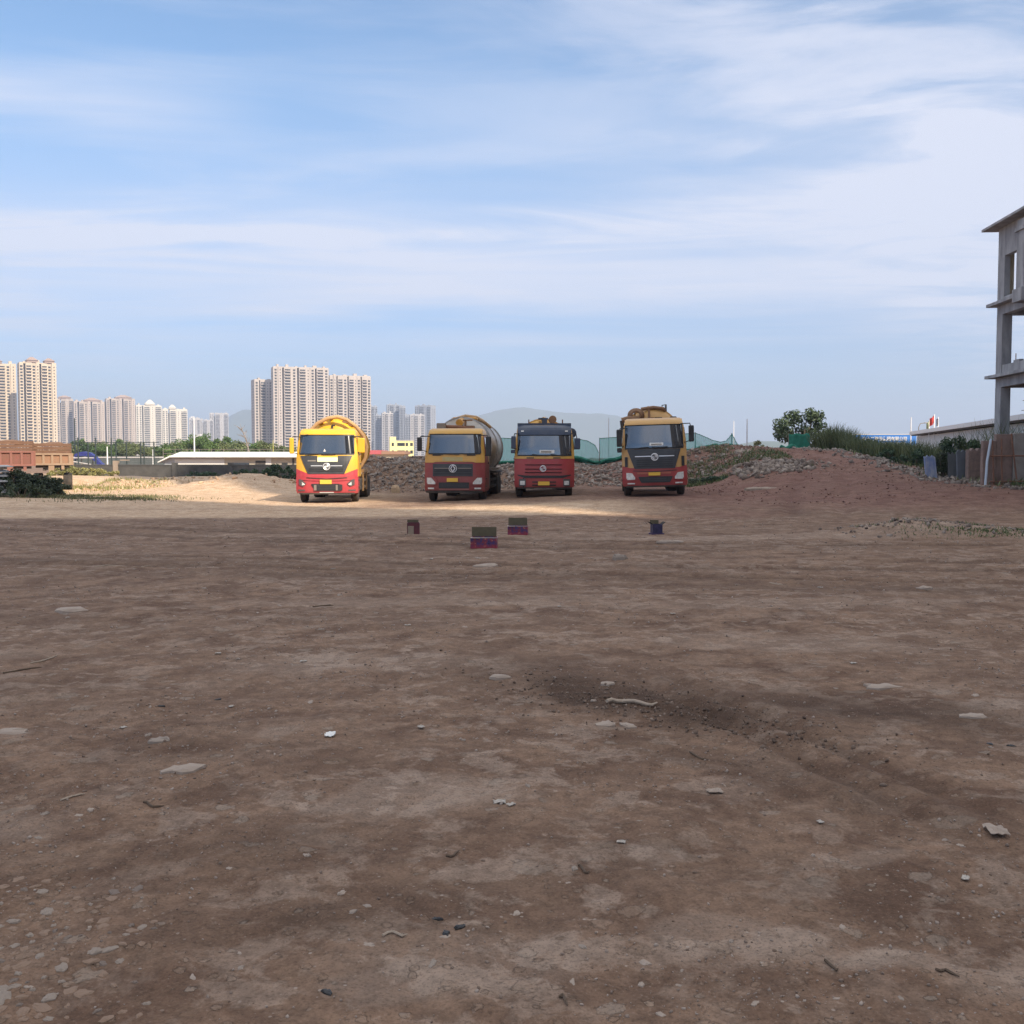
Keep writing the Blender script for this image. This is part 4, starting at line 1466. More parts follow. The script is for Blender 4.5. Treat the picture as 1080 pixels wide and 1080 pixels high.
# ------------------------------------------------------------------ unfinished concrete building
m_cb = mat('bare concrete', (.44, .44, .45), .92, col2=(.20, .20, .21), nscale=2.2, namt=.9, bump=.5, bscale=9, stretch=(1, 1, .28), detail=9)
m_sun_patch = mat('cream plaster', (.74, .62, .42), .9, col2=(.6, .5, .35), nscale=2)  # cream tone painted in for sunlight on the inner wall
ub = empty('unfinished_building', (21.6, 46.0, .4), R(-4.1))
tag(ub, 'unfinished grey concrete building with open floors and overhanging slab edges', 'building')
Z1, Z2, Z3 = 5.05, 8.24, 11.6            # slab tops above its base
# local: x to the inside, -y along the facade towards the viewer
for (za, zb_) in ((-.6, Z1 - .55), (Z1, Z2 - .55)):
    for yy_ in (0, -4.4, -8.8, -13.2):
        for xx_ in (0, 4.6, 9.2):
            MB().box(xx_, xx_ + .42, yy_ - .62, yy_, za, zb_).build('column', m_cb, ub)
for z in (Z1, Z2):
    MB().box(-.33, 10.2, -14.4, .4, z - .13, z).build('floor_slab', m_cb, ub)
    bm_ = MB().box(.004, .36, -13.8, -.004, z - .55, z - .132)
    for yy_ in (0, -4.4, -8.8, -13.2):
        bm_.box(.362, 9.6, yy_ - .5, yy_ - .1, z - .55, z - .132)
    bm_.build('beam', m_cb, ub)
MB().add([(-.55, -14.4, Z3 - .10), (10.4, -14.4, Z3 - .10), (10.4, .55, Z3 - .10), (-.55, .55, Z3 - .10), (-.55, -14.4, Z3), (10.4, -14.4, Z3), (10.4, .55, Z3), (-.55, .55, Z3)],
         [(3, 2, 1, 0), (4, 5, 6, 7), (0, 1, 5, 4), (1, 2, 6, 5), (2, 3, 7, 6), (3, 0, 4, 7)]).build('roof_slab', m_cb, ub)
# parapet strip at first-floor level, broken at the top
MB().box(.03, .25, -13.2, -.63, Z1 + .002, Z1 + .42).box(.04, .22, -2.4, -1.8, Z1 + .42, Z1 + .52).build('parapet', m_cb, ub)
# top storey: walled, with window openings
ytop = Z3 - .102
wl_ = MB()
wl_.box(0, .24, -.72, 0, Z2 + .002, ytop)
for k in range(4):
    a = -.72 - k * 3.3
    wl_.box(0, .24, a - 1.95, a, Z2 + .002, Z2 + .2)
    wl_.box(0, .24, a - 1.95, a, Z2 + 1.98, ytop)
    wl_.box(0, .24, a - 3.3, a - 1.95, Z2 + .002, ytop)
wl_.box(.242, .60, -.24, 0, Z2 + .002, ytop)
wl_.box(.60, 9.6, -.24, 0, Z2 + 2.4, ytop)
wl_.box(5.2, 9.6, -.24, 0, Z2 + .002, Z2 + 2.4)
wl_.build('wall', m_cb, ub)
MB().box(.244, .58, -.30, -.243, Z2 + .01, ytop - .01).build('sun_patch', m_sun_patch, ub)  # warm sunlit patch put into the colour of the end wall
for k in range(3):
    a = -2.8 - k * 3.3
    MB().box(-.34, -.003, a - .75, a, Z2 + .16, ytop - .25).box(-.45, -.003, a - .85, a + .10, Z2 - .38, Z2 + .158).box(-.42, -.003, a - .82, a + .07, ytop - .72, ytop - .55).build('pilaster', m_cb, ub)
rb = MB()
for k, z in enumerate(np.linspace(.9, 4.2, 9)):
    rb.tube([(.1, -2.6 - .1 * (k % 3), z), (.15, -4.4, z + .02)], .012, 4)
rb.build('rebar', m_rust, ub)
MB().tube([(.1, -1.9, Z1 + .4), (.1, -1.9, Z1 + .8)], .02, 5).build('rebar', m_rust, ub)

# panel wall with a pipe frame in front of the building
m_panel = mat('weathered pink panel', (.31, .22, .185), .9, col2=(.17, .12, .10), nscale=2.5, namt=.9, bump=.4, bscale=5)
m_panel2 = mat('weathered pale panel', (.36, .33, .30), .9, col2=(.24, .21, .19), nscale=2, namt=.8)
a0, a1 = P(1036, 500, 40.5), P(1085, 500, 40.5)
pw = empty('panel_wall', (a0.x, 40.5, hz(a0.x, 40.5)), R(3))
tag(pw, 'weathered pinkish concrete panel wall standing under the unfinished building', 'wall')
xs_ = [0, .55, 1.25, 1.95, 2.7, 3.5]
for k in range(5):
    MB().box(xs_[k] + .01, xs_[k + 1] - .01, (k % 2) * .05, .2 + (k % 2) * .05, -.4, (1.72, 1.98, 2.02, 1.9, 2.0)[k]).build('panel', (m_panel, m_panel, m_panel2, m_panel2, m_panel)[k], pw, bevel=.02)
pf = empty('pipe_frame', (a0.x, 40.1, hz(a0.x, 40.1)), R(3))
tag(pf, 'rusty pipe frame leaning against the pinkish panel wall', 'pipe frame')
for (p_, q_) in (((.28, 0, 0), (.30, .2, 1.75)), ((.62, 0, 0), (.66, .2, 1.8)), ((1.2, 0, .2), (1.05, .2, 2.0)), ((1.85, 0, .15), (1.62, .2, 1.95))):
    MB().tube([p_, q_], .03, 7).build('post', m_rust, pf, smooth=True)
for z in (.12, 1.12):
    MB().tube([(.1, -.05, z), (3.4, -.05, z + .02)], .03, 7).build('rail', m_rust, pf, smooth=True)
pp = tag(MB().tube([(-.12, -.15, -.05), (.0, 0, .9), (.22, .2, 1.75)], .05, 8).build('leaning_pipe', mat('pale blue pipe', (.45, .52, .60), .5), None, (a0.x - .05, 40.0, hz(a0.x, 40.0) + .03), smooth=True), 'pale blue pipe leaning on the end of the pinkish panel wall', 'pipe')

# boards in front of the reeds
def slab_thing(name, label, cat, px0, px1, pt, pb, Y, m, tilt=-.12, th=.09, yaw=0.0):
    a, b = P(px0, pb, Y), P(px1, pt, Y)
    w, h = b.x - a.x, b.z - a.z
    mb = MB()
    n = 7
    top = [(w * i / n, h * (1 + .05 * math.sin(i * 2.1 + px0))) for i in range(n + 1)]
    mb.prism([(0, 0)] + top + [(w, 0)], 0, th)
    o = mb.build(name, m, None, (a.x, Y, min(a.z, hz((a.x + b.x) / 2, Y)) - .05), (tilt, 0, yaw), bevel=.015)
    tag(o, label, cat)
    return o


slab_thing('board', 'faded blue board leaning in front of the tall reeds', 'board', 977, 991, 477, 502, 44, mat('faded blue board', (.16, .22, .42), .7, col2=(.42, .43, .46), nscale=3, namt=.9, stretch=(2, 2, .6)), -.2, .06, .2)
slab_thing('board', 'dark charcoal sheet propped up beside the faded blue board', 'board', 1000, 1011, 474, 503, 43.4, mat('dark sheet', (.06, .065, .07), .8, col2=(.11, .11, .11), nscale=2), -.15, .05, -.2)
slab_thing('board', 'slate grey upright slab next to the brick stub wall', 'board', 1010, 1022, 471, 503, 43, mat('slate slab', (.13, .145, .17), .85, col2=(.08, .085, .09), nscale=3), -.08, .09, .1)
slab_thing('stub_wall', 'broken brown brick stub wall beside the pale blue pipe', 'wall', 1021, 1037, 472, 506, 42.5, mat('brown brick', (.27, .19, .16), .92, col2=(.16, .12, .105), nscale=6, namt=.9, bump=.5), 0, .3)

# ------------------------------------------------------------------ far side on the right: shed, sign, poles, flags
m_shedw = mat('pale shed cladding', (.66, .69, .67), .7, col2=(.54, .57, .56), nscale=2, stretch=(6, 1, .3))
sh = empty('shed', (43.4, 110, 0), math.atan2(-42, -9))
tag(sh, 'long pale green cladding shed with white eaves behind the reeds', 'shed')
Ls = 47
MB().box(0, Ls, 0, 14, -.5, 4.2).build('wall', m_shedw, sh)
MB().box(-.4, Ls + .4, -.55, 14.4, 4.27, 4.36).build('gutter', m_frame, sh)
MB().add([(-.5, -.7, 4.37), (Ls + .5, -.7, 4.37), (Ls + .5, 14.6, 4.37), (-.5, 14.6, 4.37), (-.5, 7, 5.0), (Ls + .5, 7, 5.0), (-.5, -.7, 4.72), (Ls + .5, -.7, 4.72)],
         [(0, 1, 7, 6), (6, 7, 5, 4), (4, 5, 2, 3), (0, 6, 4, 3), (1, 2, 5, 7), (0, 3, 2, 1)]).build('roof', mat('white roof sheet', (.74, .74, .72), .6), sh)

YS = 150
s0, s1 = P(893, 469.5, YS), P(965, 458.5, YS)
sg = empty('sign_board', (s0.x, YS, 0), R(-3))
tag(sg, 'blue hoarding sign with white Chinese characters rising behind the reeds', 'sign')
W_, H0, H1 = s1.x - s0.x, s0.z, s1.z
m_blue = mat('blue sign panel', (.035, .17, .52), .5)
MB().box(0, W_, 0, .12, H0, H1).build('panel', m_blue, sg)
MB().box(-.05, W_ + .05, -.03, .15, H1, H1 + .08).build('frame', MATS['render white'], sg)
MB().box(0, W_, .2, .4, -.5, H0 - .02).build('wall', MATS['render cream'], sg)


def text_mesh(name, txt, size, m, parent, loc, width=None):
    cu = bpy.data.curves.new(name, 'FONT')
    cu.body = txt
    cu.size = size
    cu.extrude = .015
    cu.align_x = 'LEFT'
    cu.offset = .012 * size
    tmp = bpy.data.objects.new(name, cu)
    COL.objects.link(tmp)
    dg = bpy.context.evaluated_depsgraph_get()
    dg.update()
    me = bpy.data.meshes.new_from_object(tmp.evaluated_get(dg))
    bpy.data.objects.remove(tmp)
    me.name = name
    me.materials.clear()
    me.materials.append(m)
    o = bpy.data.objects.new(name, me)
    COL.objects.link(o)
    o.parent = parent
    o.location = loc
    o.rotation_euler = (R(90), 0, 0)
    if width and len(me.vertices):
        xs = [v.co.x for v in me.vertices]
        o.scale = (width / (max(xs) - min(xs)), 1, 1)
    return o


hh = H1 - H0
text_mesh('lettering', '中十二建设集团有限公司', hh * .44, m_white, sg, (W_ * .22, -.02, H0 + hh * .44), W_ * .64)
text_mesh('lettering', '建设工程项目部', hh * .2, m_white, sg, (W_ * .47, -.02, H0 + hh * .12), W_ * .38)


def pole(name, label, cat, px, ytop, Y, r, m, base=None):
    p_ = P(px, ytop, Y)
    z0 = hz(p_.x, Y) - .2
    o = MB().tube([(0, 0, 0), (0, 0, (p_.z - z0) * .5), (0, 0, p_.z - z0)], [r, r * .85, r * .6], 7).build(name, m, None, (p_.x, Y, z0), smooth=True)
    return tag(o, label, cat), p_


m_pole = mat('white pole paint', (.72, .73, .74), .5)
pole('pole', 'thin white pole rising beside the blue hoarding sign', 'pole', 961, 440, 140, .10, m_pole)
pole('pole', 'white pole standing behind the dirt crest between the netting and the tree', 'pole', 788, 442, 82, .075, m_pole)
pole('pole', 'faint thin pole behind the sagging end of the green netting', 'pole', 774, 444, 130, .07, m_pole)
pole('pole', 'white pole seen through the green netting between two tankers', 'pole', 642, 441, 80, .055, m_pole)
pole('pole', 'white concrete post in front of the sports fence', 'pole', 113, 471, 112, .09, m_pole)
pole('pole', 'short white post by the far end of the sports fence', 'pole', 161, 474, 125, .07, m_pole)
pole('pole', 'thin yellow pole above the white low building', 'pole', 288, 464, 160, .06, mat('yellow pole paint', (.6, .55, .15), .6))

lamp = empty('street_lamp', (0, 0, 0))
p_ = P(969, 446, 150)
lamp.location = (p_.x, 150, 0)
tag(lamp, 'slender street lamp with a curved arm above the shed end', 'street lamp')
MB().tube([(0, 0, 0), (0, 0, p_.z - .6), (.25, 0, p_.z - .1), (.9, 0, p_.z)], .06, 6).build('pole', m_rim, lamp, smooth=True)
MB().box(.8, 1.35, -.12, .12, p_.z - .06, p_.z + .06).build('lamp_head', m_rim, lamp, bevel=.03)
p_ = P(204.5, 440, 165)
lamp = empty('street_lamp', (p_.x, 165, 0))
tag(lamp, 'tall grey street lamp standing behind the white low building', 'street lamp')
MB().tube([(0, 0, 0), (0, 0, p_.z * .5), (0, 0, p_.z)], [.14, .11, .08], 8).build('pole', m_pole, lamp, smooth=True)
MB().tube([(0, 0, p_.z * .62), (.9, 0, p_.z * .66)], .05, 6).build('arm', m_pole, lamp, smooth=True)
MB().box(.6, 1.3, -.12, .12, p_.z * .66, p_.z * .66 + .12).build('lamp_head', m_pole, lamp)
MB().box(-.5, .1, -.1, .1, p_.z - .02, p_.z + .08).build('lamp_head', m_pole, lamp)


def flag(label, px, ytop, Y, m, w, h, drop):
    p_ = P(px, ytop, Y)
    r = empty('flag', (p_.x, Y, 4.0))
    tag(r, label, 'flag', 'flags over the shed roof')
    top = p_.z - 4.0
    MB().tube([(0, 0, -4), (0, 0, top)], .045, 6).build('pole', m_pole, r)
    n = 8
    vs = []
    for i in range(n + 1):
        x = -w * i / n
        for k in (0, 1):
            vs.append((x, .18 * math.sin(i * 1.1), top - .1 - drop * (i / n) - k * h))
    f = MB().add(vs, [(2 * i, 2 * i + 1, 2 * i + 3, 2 * i + 2) for i in range(n)]).build('cloth', m, r, smooth=True)
    sd = f.modifiers.new('thickness', 'SOLIDIFY')
    sd.thickness = .02


flag('red flag drooping on its pole above the shed roof', 985.5, 437, 100, mat('red flag cloth', (.55, .06, .05), .8), .42, .75, .35)
flag('small yellow green flag hanging beside the red flag', 980, 443, 101, mat('yellow green flag cloth', (.40, .42, .22), .8), .22, .7, .25)
flag('dark furled flag on the pole nearest the concrete column', 989.5, 440, 100, mat('dark flag cloth', (.16, .17, .20), .8), .12, .7, .1)

# ------------------------------------------------------------------ green debris netting on the rubble ridge
m_net = bpy.data.materials.new('green debris net')
m_net.use_nodes = True
nn, nl = m_net.node_tree.nodes, m_net.node_tree.links
nb = nn['Principled BSDF']
nb.inputs['Base Color'].default_value = (.05, .34, .28, 1)
nb.inputs['Roughness'].default_value = .8
tr = nn.new('ShaderNodeBsdfTransparent')
tl = nn.new('ShaderNodeBsdfTranslucent')
tl.inputs['Color'].default_value = (.10, .56, .48, 1)
m1 = nn.new('ShaderNodeMixShader')
m1.inputs[0].default_value = .6
nl.new(nb.outputs[0], m1.inputs[1])
nl.new(tl.outputs[0], m1.inputs[2])
m2 = nn.new('ShaderNodeMixShader')
m2.inputs[0].default_value = .40
nl.new(m1.outputs[0], m2.inputs[1])
nl.new(tr.outputs[0], m2.inputs[2])
nl.new(m2.outputs[0], [q for q in nn if q.type == 'OUTPUT_MATERIAL'][0].inputs['Surface'])
m_netd = mat('folded green net', (.02, .16, .10), .9, col2=(.03, .22, .16), nscale=4)


def net(label, prof, Y, zb, posts, seed, folds=True):
    """prof: top edge as (px, py)"""
    x0_, x1_ = P(prof[0][0], 480, Y).x, P(prof[-1][0], 480, Y).x
    r = empty('debris_net', (x0_, Y, 0))
    tag(r, label, 'debris net', 'green debris nets along the rubble ridge')
    n = 60
    vs, fs = [], []
    px_, py_ = zip(*prof)
    rows = 8
    for i in range(n + 1):
        px = prof[0][0] + (prof[-1][0] - prof[0][0]) * i / n
        t_ = P(px, float(np.interp(px, px_, py_)), Y)
        b_ = hz(t_.x, Y) - .1 if zb is None else zb
        for k in range(rows + 1):
            f = k / rows
            wob = .16 * math.sin(i * .6 + seed + f * 2) * (.3 + f) + .07 * math.sin(i * 1.7 + seed)
            vs.append((t_.x - x0_, wob - .5 * f, t_.z + (b_ - t_.z) * f))
    m_ = rows + 1
    for i in range(n):
        for k in range(rows):
            a = i * m_ + k
            fs.append((a, a + 1, a + m_ + 1, a + m_))
    MB().add(vs, fs).build('mesh_sheet', m_net, r, smooth=True, ang=90)
    MB().tube([vs[i * m_] for i in range(n + 1)], .022, 5).build('edge_rope', m_netd, r)
    if folds:
        fv = MB()
        for q in range(3):
            pts = []
            for i in range(0, n + 1, 3):
                b = vs[i * m_ + rows]
                pts.append((b[0], b[1] - .15 * q, b[2] + .08 + .12 * float(vn(i * .3, q * 5.0, seed)) + .06 * q))
            fv.tube(pts, [.05 + .07 * float(vn(i * .7, q, seed + 3)) for i in range(len(pts))], 6)
        fv.build('folded_hem', m_netd, r, smooth=True)
    for px in posts:
        t_ = P(px, float(np.interp(px, px_, py_)), Y)
        MB().tube([(t_.x - x0_, .06, hz(t_.x, Y) - .2), (t_.x - x0_, .06, t_.z + .05)], .03, 6).build('post', m_rim, r)
    return r


net('green debris net strung behind the maroon and navy visored tankers', [(505, 463), (530, 462), (548, 463), (575, 461), (600, 462), (612, 463.5), (620, 465), (628, 470), (631.5, 478)], 67, None, (512, 548, 600), 1.0)
net('green debris net strung tight between the navy visored tanker and the amber one', [(632, 462.5), (645, 461.5), (658, 461), (690, 460), (712, 459), (724, 457.5), (733, 456.5)], 67, None, (632.5, 660, 700), 4.0)
net('green debris net sagging to its ragged end past the amber tanker', [(733, 456.5), (742, 460), (752, 464.5), (760, 466.3), (766, 465), (772, 457.5), (775.5, 464), (779, 472)], 66.8, None, (733.5, 772), 7.0)
# net panel by the tree
a, b = P(832, 476, 73), P(854.5, 457.5, 73)
npn = empty('debris_net', (a.x, 73, 0))
tag(npn, 'upright green net panel hung in front of the tree', 'debris net')
n = 16
vs, fs = [], []
for i in range(n + 1):
    for k in range(9):
        vs.append((i / n * (b.x - a.x), .06 * math.sin(i * 1.2 + k * .5), b.z - .05 * math.sin(i * .8) + (hz(a.x, 73) - .05 - b.z) * k / 8))
for i in range(n):
    for k in range(8):
        q = i * 9 + k
        fs.append((q, q + 1, q + 10, q + 9))
o = MB().add(vs, fs).build('mesh_sheet', m_netd, npn, smooth=True, ang=90)
sd = o.modifiers.new('thickness', 'SOLIDIFY')
sd.thickness = .015
for x in (0, b.x - a.x):
    MB().tube([(x, .08, hz(a.x, 73) - .1), (x, .08, b.z + .05)], .03, 6).build('post', m_rim, npn)
fv = MB()
for q in range(3):
    fv.tube([(-.75 + .16 * i, -.3 - .12 * q, hz(a.x, 72.6) + .12 + .13 * q + .12 * math.sin(i * 1.1 + q)) for i in range(10)], [.1, .14, .16, .17, .16, .15, .14, .12, .1, .06], 7)
tag(fv.build('net_heap', m_netd, None, (a.x, 73, 0), smooth=True), 'crumpled heap of green net at the foot of the net panel', 'debris net')

# ------------------------------------------------------------------ rubble
m_rub = mat('concrete rubble', (.15, .112, .09), .95, col2=(.34, .285, .24), attr='rnd')
m_clod = mat('earth clods', (.135, .082, .056), .95, col2=(.26, .175, .125), attr='rnd')
m_pebble = mat('mixed gravel', (.16, .11, .08), .95, col2=(.38, .31, .26), attr='rnd')


def scatter(n, x0_, x1_, y0__, y1_, keep):
    x, y = rng.uniform(x0_, x1_, n * 4), rng.uniform(y0__, y1_, n * 4)
    k = rng.uniform(0, 1, n * 4) < keep(x, y)
    return x[k][:n], y[k][:n]


def rubble(name, n, box_, keep, s0, s1, m, kind='cube', sink=.2):
    x, y = scatter(n, *box_, keep)
    s = s0 + (s1 - s0) * rng.uniform(0, 1, len(x)) ** 3
    pos = np.stack([x, y, height(x, y) + s * (.35 - sink)], 1)
    return tag(chunks(name, pos, s, m, (1, .7, .42), .35, kind, .12 if kind == 'cube' else .2), kind='stuff')


def keep_ridge(x, y):
    return sm(52, 55, y) * sm(-10.3, -9, x) * (1 - sm(11.5, 15.5, x + (y - 52) * .12)) * (.45 + .55 * sm(.35, .6, fbm(x * .5, y * .5, 91, 3)))


rubble('rubble', 6500, (-10.5, 16, 51, 66), keep_ridge, .015, .14, m_rub)
rubble('earth_clods', 9000, (-10.5, 15, 51.5, 66), lambda x, y: sm(52, 55, y) * sm(-10.3, -9, x), .02, .10, m_clod, 'ico')
rubble('rubble', 1900, (16.5, 21.5, 36, 64), lambda x, y: np.exp(-((x - 18.9 - 1.2 * (fbm(y * .25, y * 0, 96, 2) - .5)) / 1.1) ** 2) * sm(.42, .62, fbm(x * .9, y * .6, 92, 3)), .02, .12, mat('pale rubble', (.15, .12, .10), .95, col2=(.32, .275, .235), attr='rnd'))
rubble('rubble', 500, (7.2, 13, 21.6, 25), lambda x, y: gauss(x, y, 9.6, 23.2, 2.0, .9, -.1), .01, .055, m_rub)
rubble('rubble', 700, (11, 16, 48, 54), lambda x, y: gauss(x, y, 13.0, 51, 1.5, 2.0), .04, .2, m_rub)
rubble('earth_clods', 900, (-25, -9, 56, 72), lambda x, y: sm(.4, .65, fbm(x * .5, y * .5, 93, 3)), .03, .18, mat('sandy clods', (.40, .25, .15), .95, col2=(.58, .42, .28), attr='rnd'), 'ico')

rubble('earth_clods', 2600, (7.5, 20, 34, 66), lambda x, y: sm(.35, .6, fbm(x * .6, y * .4, 97, 3)), .012, .075, mat('red clods', (.13, .06, .048), .95, col2=(.30, .18, .145), attr='rnd'), 'ico')

# big pieces one can pick out
m_slabp = mat('pale concrete piece', (.37, .30, .245), .94, col2=(.26, .20, .155), nscale=5, bump=.3)
m_bluep = mat('dull stone', (.27, .22, .18), .92, col2=(.33, .275, .225), nscale=9)


def stone_mesh(name, L, w, h, m, seed, flat=True):
    r = random.Random(seed)
    k = 11
    out = [(L * .5 * math.cos(t) * r.uniform(.52, 1.15), w * .5 * math.sin(t) * r.uniform(.52, 1.15)) for t in [2 * math.pi * (i + r.uniform(-.25, .25)) / k for i in range(k)]]
    vs = [(x, y, 0) for x, y in out] + [(x * .97, y * .97, h * r.uniform(.5, .8)) for x, y in out] + [(x * .7, y * .7, h * r.uniform(.7, 1.15)) for x, y in out] + [(0, 0, h)]
    fs = []
    for lv in range(2):
        for i in range(k):
            j = (i + 1) % k
            fs.append((lv * k + i, lv * k + j, lv * k + k + j, lv * k + k + i))
    fs += [(2 * k + i, 2 * k + (i + 1) % k, 3 * k) for i in range(k)]
    return MB().add(vs, fs).mesh(name, m)


def put_stone(name, label, cat, px, py, L, w, h, m, seed, rz=0.0, group=None, sink=.3):
    p_ = G(px, py)
    o = bpy.data.objects.new(name, stone_mesh(name, L, w, h, m, seed))
    COL.objects.link(o)
    o.location = (p_.x, p_.y, p_.z - h * sink)
    o.rotation_euler = (0, 0, rz)
    return tag(o, label, cat, group)


put_stone('concrete_slab', 'flat grey slab lying alone on the dirt under the weedy bank', 'slab', 76, 645, .52, .40, .06, m_slabp, 1)
put_stone('concrete_slab', 'flat slab on the dirt below the front firework box', 'slab', 513, 597, .62, .5, .06, m_slabp, 2)
put_stone('stone', 'oval flat stone on bare dirt above the middle of the lot', 'stone', 527, 715, .19, .13, .035, m_slabp, 3)
put_stone('concrete_slab', 'broken pale slab at the edge of the churned soil, below the bleached stick', 'slab', 640, 765, .17, .13, .03, m_slabp, 4, .3)
put_stone('concrete_slab', 'pale slab fragment touching the broken slab by the churned soil', 'slab', 661, 766, .15, .12, .028, m_slabp, 5, -.3)
put_stone('stone', 'squarish pale stone near the top of the churned soil', 'stone', 641, 722, .13, .12, .03, m_slabp, 6, .7)
put_stone('stone', 'grey block lying on the stony strip past the dark firework box', 'stone', 653, 590, .34, .2, .12, m_bluep, 7)
put_stone('concrete_slab', 'long pale slab on the stony strip beside the dark firework box', 'slab', 708, 572, .62, .3, .06, m_slabp, 8)
put_stone('concrete_slab', 'white chip of board lying on the dirt below the weedy verge', 'chip', 976, 621, .26, .16, .05, m_slabp, 9)
put_stone('concrete_slab', 'large pale slab lying at the foot of the rubble, in front of the others', 'slab', 803, 516, 1.6, .8, .14, m_slabp, 10)
put_stone('concrete_slab', 'tilted pale slab in the rubble just above the large foot slab', 'slab', 783, 506, 1.5, .8, .3, m_slabp, 11, .4)
put_stone('stone', 'pale rock on the red ramp side of the rubble', 'stone', 817, 497, 1.0, .7, .3, m_slabp, 12)
put_stone('stone', 'sunlit yellowish boulder between the sunny tanker and the maroon one', 'boulder', 418, 517, .55, .5, .5, mat('yellow stone', (.52, .38, .24), .9, col2=(.42, .30, .2), nscale=5), 13, sink=.2)
put_stone('stone', 'flat tan stone in the dirt beyond the cobbled patch', 'stone', 192, 812, .26, .15, .03, m_slabp, 14, .5)
put_stone('stone', 'dull flat stone in the dirt between the big tan stone and the frame edge', 'stone', 168, 782, .17, .12, .03, m_bluep, 15, .6)
put_stone('stone', 'pale flat stone at the frame edge beyond the cobbled patch', 'stone', 12, 773, .28, .16, .03, m_slabp, 16)
put_stone('stone', 'pale flat stone beside the tyre tread marks', 'stone', 930, 725, .32, .2, .03, m_slabp, 17)
put_stone('stone', 'rounded pale flat stone near the frame edge past the tread marks', 'stone', 1027, 756, .2, .15, .025, m_slabp, 18)

# shared stones: small pale stones strewn over the lot
SM = [stone_mesh('stone', .1, .075, .035, m_slabp if k % 3 else m_bluep, 40 + k) for k in range(7)]
cnt = 0
while cnt < 95:
    px, py = random.uniform(5, 1075), 560 + 515 * random.random() ** 1.35
    p_ = G(px, py)
    o = bpy.data.objects.new('stone', SM[cnt % 7])
    COL.objects.link(o)
    s = random.uniform(.3, .8) * (.42 + p_.y * .07)
    o.scale = (s, s * random.uniform(.7, 1.1), s * random.uniform(.45, .8))
    o.rotation_euler = (random.uniform(-.15, .15), random.uniform(-.15, .15), random.uniform(0, 6.28))
    o.location = (p_.x, p_.y, p_.z - .012 * s)
    tag(o, 'small pale stone lying loose on the brown dirt', 'stone', 'loose stones strewn over the lot')
    cnt += 1
# cobbled patch in the near corner
m_cob = [mat('tan cobble', (.26, .175, .122), .94, col2=(.19, .13, .09), nscale=12, bump=.3), mat('grey cobble', (.29, .235, .19), .94, col2=(.21, .165, .13), nscale=12, bump=.3), mat('dusky cobble', (.20, .155, .125), .94, col2=(.14, .105, .085), nscale=12)]
CM = [stone_mesh('cobble', .11, .085, .03, m_cob[(0, 0, 1, 0, 2, 1)[k]], 60 + k) for k in range(6)]
cob = []
tries = 0
while len(cob) < 120 and tries < 6000:
    tries += 1
    px, py = random.uniform(-5, 165), random.uniform(925, 1078)
    d_ = abs((py - 1080) + (px) * .95)
    if random.random() > math.exp(-((px + (1080 - py) * -.75 + 20) / 95) ** 2) * (.35 + .65 * (py > 970)):
        continue
    p_ = G(px, py)
    if any((p_ - q).length < .038 for q in cob):
        continue
    cob.append(p_)
    o = bpy.data.objects.new('cobble', CM[len(cob) % 6])
    COL.objects.link(o)
    s = random.choice((.2, .26, .32, .4, .5, .68))
    o.scale = (s * random.uniform(.8, 1.3), s, .34)
    o.rotation_euler = (random.uniform(-.1, .1), random.uniform(-.1, .1), random.uniform(0, 6.28))
    o.location = (p_.x, p_.y, p_.z - .0062)
    tag(o, 'flat worn stone set in the dirt of the cobbled patch', 'cobble', 'stones of the cobbled patch')

# gravel and crumbs over the near ground
n = 34000
rr = 2.4 * (30 / 2.4) ** rng.uniform(0, 1, n)
aa = rng.uniform(-.62, .62, n)
gx, gy = rr * np.sin(aa), rr * np.cos(aa)
k = rng.uniform(0, 1, n) < (.12 + .88 * sm(.42, .62, fbm(gx * .9, gy * .9, 95, 4)))
gx, gy = gx[k], gy[k]
gs = (.0012 + .0040 * rng.uniform(0, 1, len(gx)) ** 4) * (.6 + .42 * np.hypot(gx, gy) ** .75)
tag(chunks('gravel', np.stack([gx, gy, height(gx, gy) + gs * .2], 1), gs, m_pebble, (1, .8, .6), .3, 'ico', .18), kind='stuff')
n = 1500
gx = rng.normal(0, 1, n) * .8
gy = rng.normal(0, 1, n) * .26
c_, s_ = math.cos(-.75), math.sin(-.75)
gx, gy = 1.0 + gx * c_ - gy * s_, 6.9 + gx * s_ + gy * c_
gs = .003 + .014 * rng.uniform(0, 1, n) ** 4
tag(chunks('earth_clods', np.stack([gx, gy, height(gx, gy) + gs * .3], 1), gs, mat('dark clods', (.075, .048, .034), .95, col2=(.22, .16, .12), attr='rnd'), (1, .8, .7), .3, 'ico', .2), kind='stuff')

# sticks, twigs, scraps
m_stick = mat('bleached wood', (.42, .34, .26), .85, col2=(.3, .23, .17), nscale=20)
m_twig = mat('dark twig', (.11, .075, .05), .9)


def on_ground(pts, lift):
    return [(x, y, hz(x, y) + lift) for x, y in pts]


